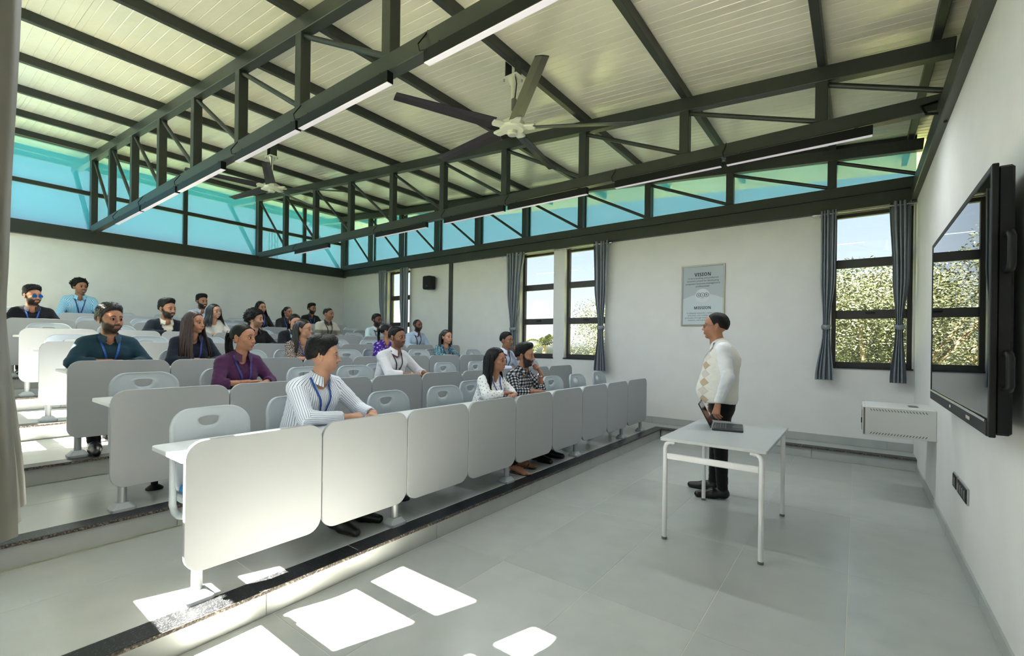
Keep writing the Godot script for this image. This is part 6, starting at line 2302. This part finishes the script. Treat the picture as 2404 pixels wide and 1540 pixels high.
func cast_materials() -> void:
	M.skin = mat(Color(1, 1, 1), 0.5, 0.0, 0.45)
	M.skin.vertex_color_use_as_albedo = true
	M.cloth = mat(Color(1, 1, 1), 0.85, 0.0, 0.3)
	M.cloth.vertex_color_use_as_albedo = true
	M.cloth.rim_enabled = true
	M.cloth.rim = 0.25
	M.cloth.rim_tint = 0.5
	M.leather = mat(Color(0.05, 0.048, 0.05), 0.3)
	M.hair = mat(Color(0.05, 0.046, 0.045), 0.5, 0.0, 0.35)
	M.hair_brown = mat(Color(0.22, 0.14, 0.125), 0.42)
	M.hair_dark = mat(Color(0.085, 0.07, 0.065), 0.42)
	M.hair_grey = mat(Color(0.065, 0.06, 0.06), 0.55, 0.0, 0.35)
	M.lan_blue = mat(Color(0.10, 0.30, 0.62), 0.6)
	M.lan_navy = mat(Color(0.15, 0.18, 0.46), 0.6)
	M.lan_black = mat(Color(0.06, 0.06, 0.09), 0.6)
	M.thread = mat(Color(0.85, 0.55, 0.15), 0.7)
	M.wire = mat(Color(0.45, 0.40, 0.34), 0.3, 0.8)
	M.lens = mat(Color(0.9, 0.95, 1.0, 0.05), 0.02)
	M.lens.transparency = BaseMaterial3D.TRANSPARENCY_ALPHA
	M.mirror_lens = mat(Color(0.10, 0.45, 0.85), 0.06, 0.85)
	# printed and woven cloth; u runs round the body, v down it, in metres
	var stripe := func(bg: Color, fg: Color, n: int, w: float) -> ImageTexture:
		return image_tex(128, 8, func(u: float, v: float) -> Color:
			var f := fposmod(u * n, 1.0)
			return fg if f < w else (fg.lerp(bg, 0.65) if f > 0.5 and f < 0.5 + w * 0.35 else bg))
	cloth_tex("stripe_white", stripe.call(Color(0.93, 0.945, 0.965), Color(0.46, 0.50, 0.60), 4, 0.24), 0.056)
	cloth_tex("stripe_teal", stripe.call(Color(0.33, 0.60, 0.72), Color(0.80, 0.88, 0.92), 4, 0.32), 0.060)
	cloth_tex("check", image_tex(64, 64, func(u: float, v: float) -> Color:
		var a := 1 if u < 0.5 else 0
		var b := 1 if v < 0.5 else 0
		var c: Color = [Color(0.88, 0.88, 0.88), Color(0.36, 0.37, 0.40), Color(0.05, 0.05, 0.065)][a + b]
		if absf(u - 0.75) < 0.03 or absf(v - 0.75) < 0.03: c = c.lerp(Color(0.2, 0.2, 0.22), 0.5)
		return c), 0.036)
	cloth_tex("dots_white", image_tex(96, 96, func(u: float, v: float) -> Color:
		for q in [Vector2(0.25, 0.25), Vector2(0.75, 0.75)]:
			var d: Vector2 = (Vector2(u, v) - q) * Vector2(1.0, 0.62)
			if d.length() < 0.075: return Color(0.42, 0.38, 0.44)
		return Color(0.93, 0.93, 0.93)), 0.058)
	var n := FastNoiseLite.new()
	n.seed = 8
	n.noise_type = FastNoiseLite.TYPE_CELLULAR
	n.cellular_return_type = FastNoiseLite.RETURN_DISTANCE2_DIV
	n.frequency = 14.0
	cloth_tex("leopard", image_tex(192, 192, func(u: float, v: float) -> Color:
		var w := n.get_noise_2d(u * 1.0, v * 1.0)
		var s := n.get_noise_2d(u * 0.9 + 7.0, v * 0.9)
		return Color(0.10, 0.08, 0.075) if w > -0.42 and s > -0.62 else (Color(0.55, 0.44, 0.36) if w < -0.75 else Color(0.78, 0.71, 0.66))), 0.19)
	var n2 := FastNoiseLite.new()
	n2.seed = 5
	n2.frequency = 5.0
	n2.domain_warp_enabled = true
	n2.domain_warp_amplitude = 0.5
	n2.domain_warp_frequency = 2.0
	cloth_tex("marbled", image_tex(160, 160, func(u: float, v: float) -> Color:
		var w := 0.5 + 0.5 * n2.get_noise_2d(u, v)
		return Color(0.14, 0.28, 0.33).lerp(Color(0.55, 0.68, 0.70), sm(0.35, 0.7, w))), 0.16)
	cloth_tex("floral", image_tex(128, 128, func(u: float, v: float) -> Color:
		for q in [Vector2(0.27, 0.3), Vector2(0.74, 0.72)]:
			var d: Vector2 = Vector2(u, v) - q
			var a: float = d.angle()
			if d.length() < 0.13 + 0.075 * cos(a * 5.0): return Color(0.72, 0.66, 0.86)
		return Color(0.26, 0.13, 0.52)), 0.085)
	cloth_tex("argyle", image_tex(256, 128, func(u: float, v: float) -> Color:
		# cream knit with one column of tan and grey diamonds down each side of the chest
		var c := Color(0.90, 0.89, 0.86)
		for x0 in [0.40, 0.60]:
			var dx: float = absf(u - x0) / 0.047
			var k := floorf(v * 2.0)
			var dy := absf(fposmod(v * 2.0, 1.0) - 0.5) / 0.48
			if dx + dy < 1.0: c = Color(0.76, 0.67, 0.56) if int(k) % 2 == 0 else Color(0.84, 0.80, 0.77)
			if absf(absf(u - x0) / 0.047 - absf(fposmod(v * 2.0 + 0.5, 1.0) - 0.5) / 0.48) < 0.05 and dx < 1.1: c = c.lerp(Color(0.55, 0.5, 0.48), 0.4)
		return c), 1.0)
	M.argyle.uv1_scale = Vector3(1.0 / 0.911, 1.0 / 0.16, 1)
	M.argyle.uv1_offset = Vector3(0.5, 0, 0)

func cloth_tex(called: String, tex: Texture2D, period: float) -> void:
	var m := mat(Color(1, 1, 1), 0.85, 0.0, 0.3)
	m.albedo_texture = tex
	m.uv1_scale = Vector3(1.0 / period, 1.0 / period, 1)
	M[called] = m

func hair_style(k: String) -> Dictionary:
	match k:
		"swept": return {"front": 0.48, "side": -0.12, "nape": -0.70, "top": 0.040, "sides": 0.014, "back": 0.022, "rough": 0.007, "quiff": 0.016, "sweep": 0.008, "mat": M.hair}
		"quiff": return {"front": 0.56, "side": -0.05, "nape": -0.62, "top": 0.036, "sides": 0.005, "back": 0.010, "rough": 0.006, "quiff": 0.022, "mat": M.hair}
		"pompadour": return {"front": 0.58, "side": 0.0, "nape": -0.55, "top": 0.040, "sides": 0.004, "back": 0.008, "rough": 0.006, "quiff": 0.022, "mat": M.hair}
		"flat_top": return {"front": 0.56, "side": 0.02, "nape": -0.55, "top": 0.042, "sides": 0.005, "back": 0.010, "rough": 0.009, "quiff": 0.018, "mat": M.hair}
		"short": return {"front": 0.56, "side": -0.05, "nape": -0.58, "top": 0.020, "sides": 0.005, "back": 0.008, "rough": 0.005, "quiff": 0.010, "mat": M.hair}
		"crop": return {"front": 0.54, "side": 0.0, "nape": -0.55, "top": 0.014, "sides": 0.003, "back": 0.005, "rough": 0.003, "mat": M.hair}
		"balding": return {"front": 0.93, "side": -0.02, "nape": -0.55, "top": 0.004, "sides": 0.004, "back": 0.005, "rough": 0.002, "mat": M.hair}
		"receding": return {"front": 0.58, "side": -0.14, "nape": -0.74, "top": 0.011, "sides": 0.005, "back": 0.008, "rough": 0.004, "mat": M.hair_grey}
		"tousled": return {"front": 0.50, "side": -0.08, "nape": -0.65, "top": 0.034, "sides": 0.010, "back": 0.016, "rough": 0.010, "quiff": 0.012, "mat": M.hair_dark}
		"wavy": return {"front": 0.46, "side": -0.15, "nape": -0.75, "top": 0.036, "sides": 0.020, "back": 0.024, "rough": 0.008, "curl": 0.006, "kind": "curly", "count": 110, "size": 0.020, "low": 0.0, "mat": M.hair}
		"curly": return {"front": 0.42, "side": -0.15, "nape": -0.80, "top": 0.040, "sides": 0.030, "back": 0.034, "rough": 0.006, "curl": 0.010, "kind": "curly", "count": 330, "size": 0.023, "low": -0.45, "mat": M.hair}
		"tied": return {"front": 0.56, "side": -0.10, "nape": -0.70, "top": 0.012, "sides": 0.008, "back": 0.010, "rough": 0.0025, "kind": "tail", "length": 0.26, "mat": M.hair}
		"tied_flat": return {"front": 0.54, "side": -0.05, "nape": -0.65, "top": 0.010, "sides": 0.006, "back": 0.008, "rough": 0.002, "kind": "tail", "length": 0.12, "mat": M.hair}
		"long_black": return {"front": 0.60, "side": -0.25, "nape": -0.95, "top": 0.022, "sides": 0.016, "back": 0.020, "rough": 0.004, "kind": "long", "length": 0.30, "spread": 0.22, "wave": 0.016, "fwd": 0.0, "az0": 1.35, "mat": M.hair}
		"long_brown": return {"front": 0.60, "side": -0.25, "nape": -0.95, "top": 0.016, "sides": 0.014, "back": 0.016, "rough": 0.003, "part": 0.1, "kind": "long", "length": 0.42, "spread": 0.28, "wave": 0.007, "fwd": 0.05, "az0": 0.95, "mat": M.hair_brown}
		"long_dark": return {"front": 0.60, "side": -0.22, "nape": -0.95, "top": 0.014, "sides": 0.012, "back": 0.014, "rough": 0.003, "part": 0.15, "kind": "long", "length": 0.20, "spread": 0.22, "wave": 0.008, "fwd": 0.03, "az0": 1.0, "mat": M.hair_dark}
		"back_dark": return {"front": 0.56, "side": -0.12, "nape": -0.9, "top": 0.014, "sides": 0.010, "back": 0.014, "rough": 0.003, "part": 0.1, "kind": "back", "length": 0.24, "spread": 0.12, "wave": 0.010, "mat": M.hair_dark}
	return {}

func build_people() -> void:
	cast_materials()
	var only := PackedInt32Array()
	for i in SEATED.size():
		var p: Dictionary = SEATED[i]
		var s := p.duplicate(true)
		s.seed = 40 + i
		var b := deg_to_rad(p.body)
		var hipx: float = row_x(p.row) - p.off - 0.16
		s.head_yaw = p.face - p.body
		s.look = Vector2(0.12, 0.0)
		s.arms = arms_pose(p.pose, p.chin)
		for k in 2:
			if p.female: s.arms[k][0] *= Vector3(0.86, 1, 1)
		s.grid = 0.0115 if p.row <= 2 else (0.014 if p.row <= 4 else 0.016)
		var sh := {"sleeve": p.sleeve, "collar": p.get("collar", true), "v": p.get("v", 0.05), "thick": p.get("thick", 0.0), "fold": p.get("fold", 0.0034)}
		if p.has("top"):
			sh.tex = M[p.top]
			sh.collar_mat = M[p.top]
		else:
			sh.color = p.top_color
		for k in ["inner", "bands", "collar_color"]:
			if p.has(k): sh[k] = p[k]
		sh.name = "jacket" if p.has("inner") else ("sweater" if p.has("bands") else "shirt")
		s.shirt = sh
		s.hair = hair_style(p.hair)
		if p.has("lanyard"): s.lanyard = M[p.lanyard]
		if p.has("glasses"):
			s.glasses = [M.wire, M.mirror_lens, 0.025] if p.glasses == "mirror" else [M.wire, M.lens, 0.022]
		if p.has("watch"): s.watch_mat = M[p.watch_mat]
		if p.has("legs"):
			s.legs = []
			for q in p.legs:
				s.legs.append([Vector3(q[0], 0.50, minf(q[1], 0.38)), Vector3(q[0], 0.10, q[1])])
		make_person(s, Vector3(hipx, row_y(p.row), p.z + 0.16 * sin(b)), PI / 2 + b)
	# the teacher stands behind the table's far end
	var up := Vector3.UP
	var t := {
		"label": "person in white shirt and argyle vest standing behind table, hand resting on it", "female": false, "skin": Color(0.43, 0.20, 0.125), "seed": 91, "grid": 0.0115, "close": true,
		"chin": 1.492, "hz": 0.055, "hs": 1.03, "head_yaw": -4.0, "pitch": -4.0, "look": Vector2(0.1, 0.05), "hip": Vector3(0, 0.94, -0.01), "belly": 0.045, "bulk": 0.012,
		"hair": hair_style("receding"), "stache": 0.85, "beard": 0.12, "glasses": [M.wire, M.lens, 0.021], "lanyard": M.lan_navy, "drop": 0.34,
		"arms": [[Vector3(0.26, 1.135, -0.045), Vector3(0.268, 0.898, 0.03), Vector3(0.10, -0.97, 0.15), Vector3(0.75, 0.2, 0.60), "press"], [Vector3(-0.25, 1.13, -0.02), Vector3(-0.22, 0.90, 0.05), Vector3(0.1, -0.9, 0.35), Vector3(-0.7, 0.2, 0.6), "rest"]],
		"shirt": {"color": Color(0.78, 0.79, 0.82), "sleeve": [0.97, 0.97], "v": 0.03, "fold": 0.005}, "vest": M.argyle, "hem": 0.915,
		"hip_joint": Vector3(0.085, 0.90, -0.01), "legs": [[Vector3(0.10, 0.50, 0.0), Vector3(0.105, 0.10, -0.02)], [Vector3(-0.10, 0.50, 0.03), Vector3(-0.125, 0.10, 0.05)]],
	}
	make_person(t, Vector3(-1.035, 0.004, -4.705), atan2(-0.97, 0.24))
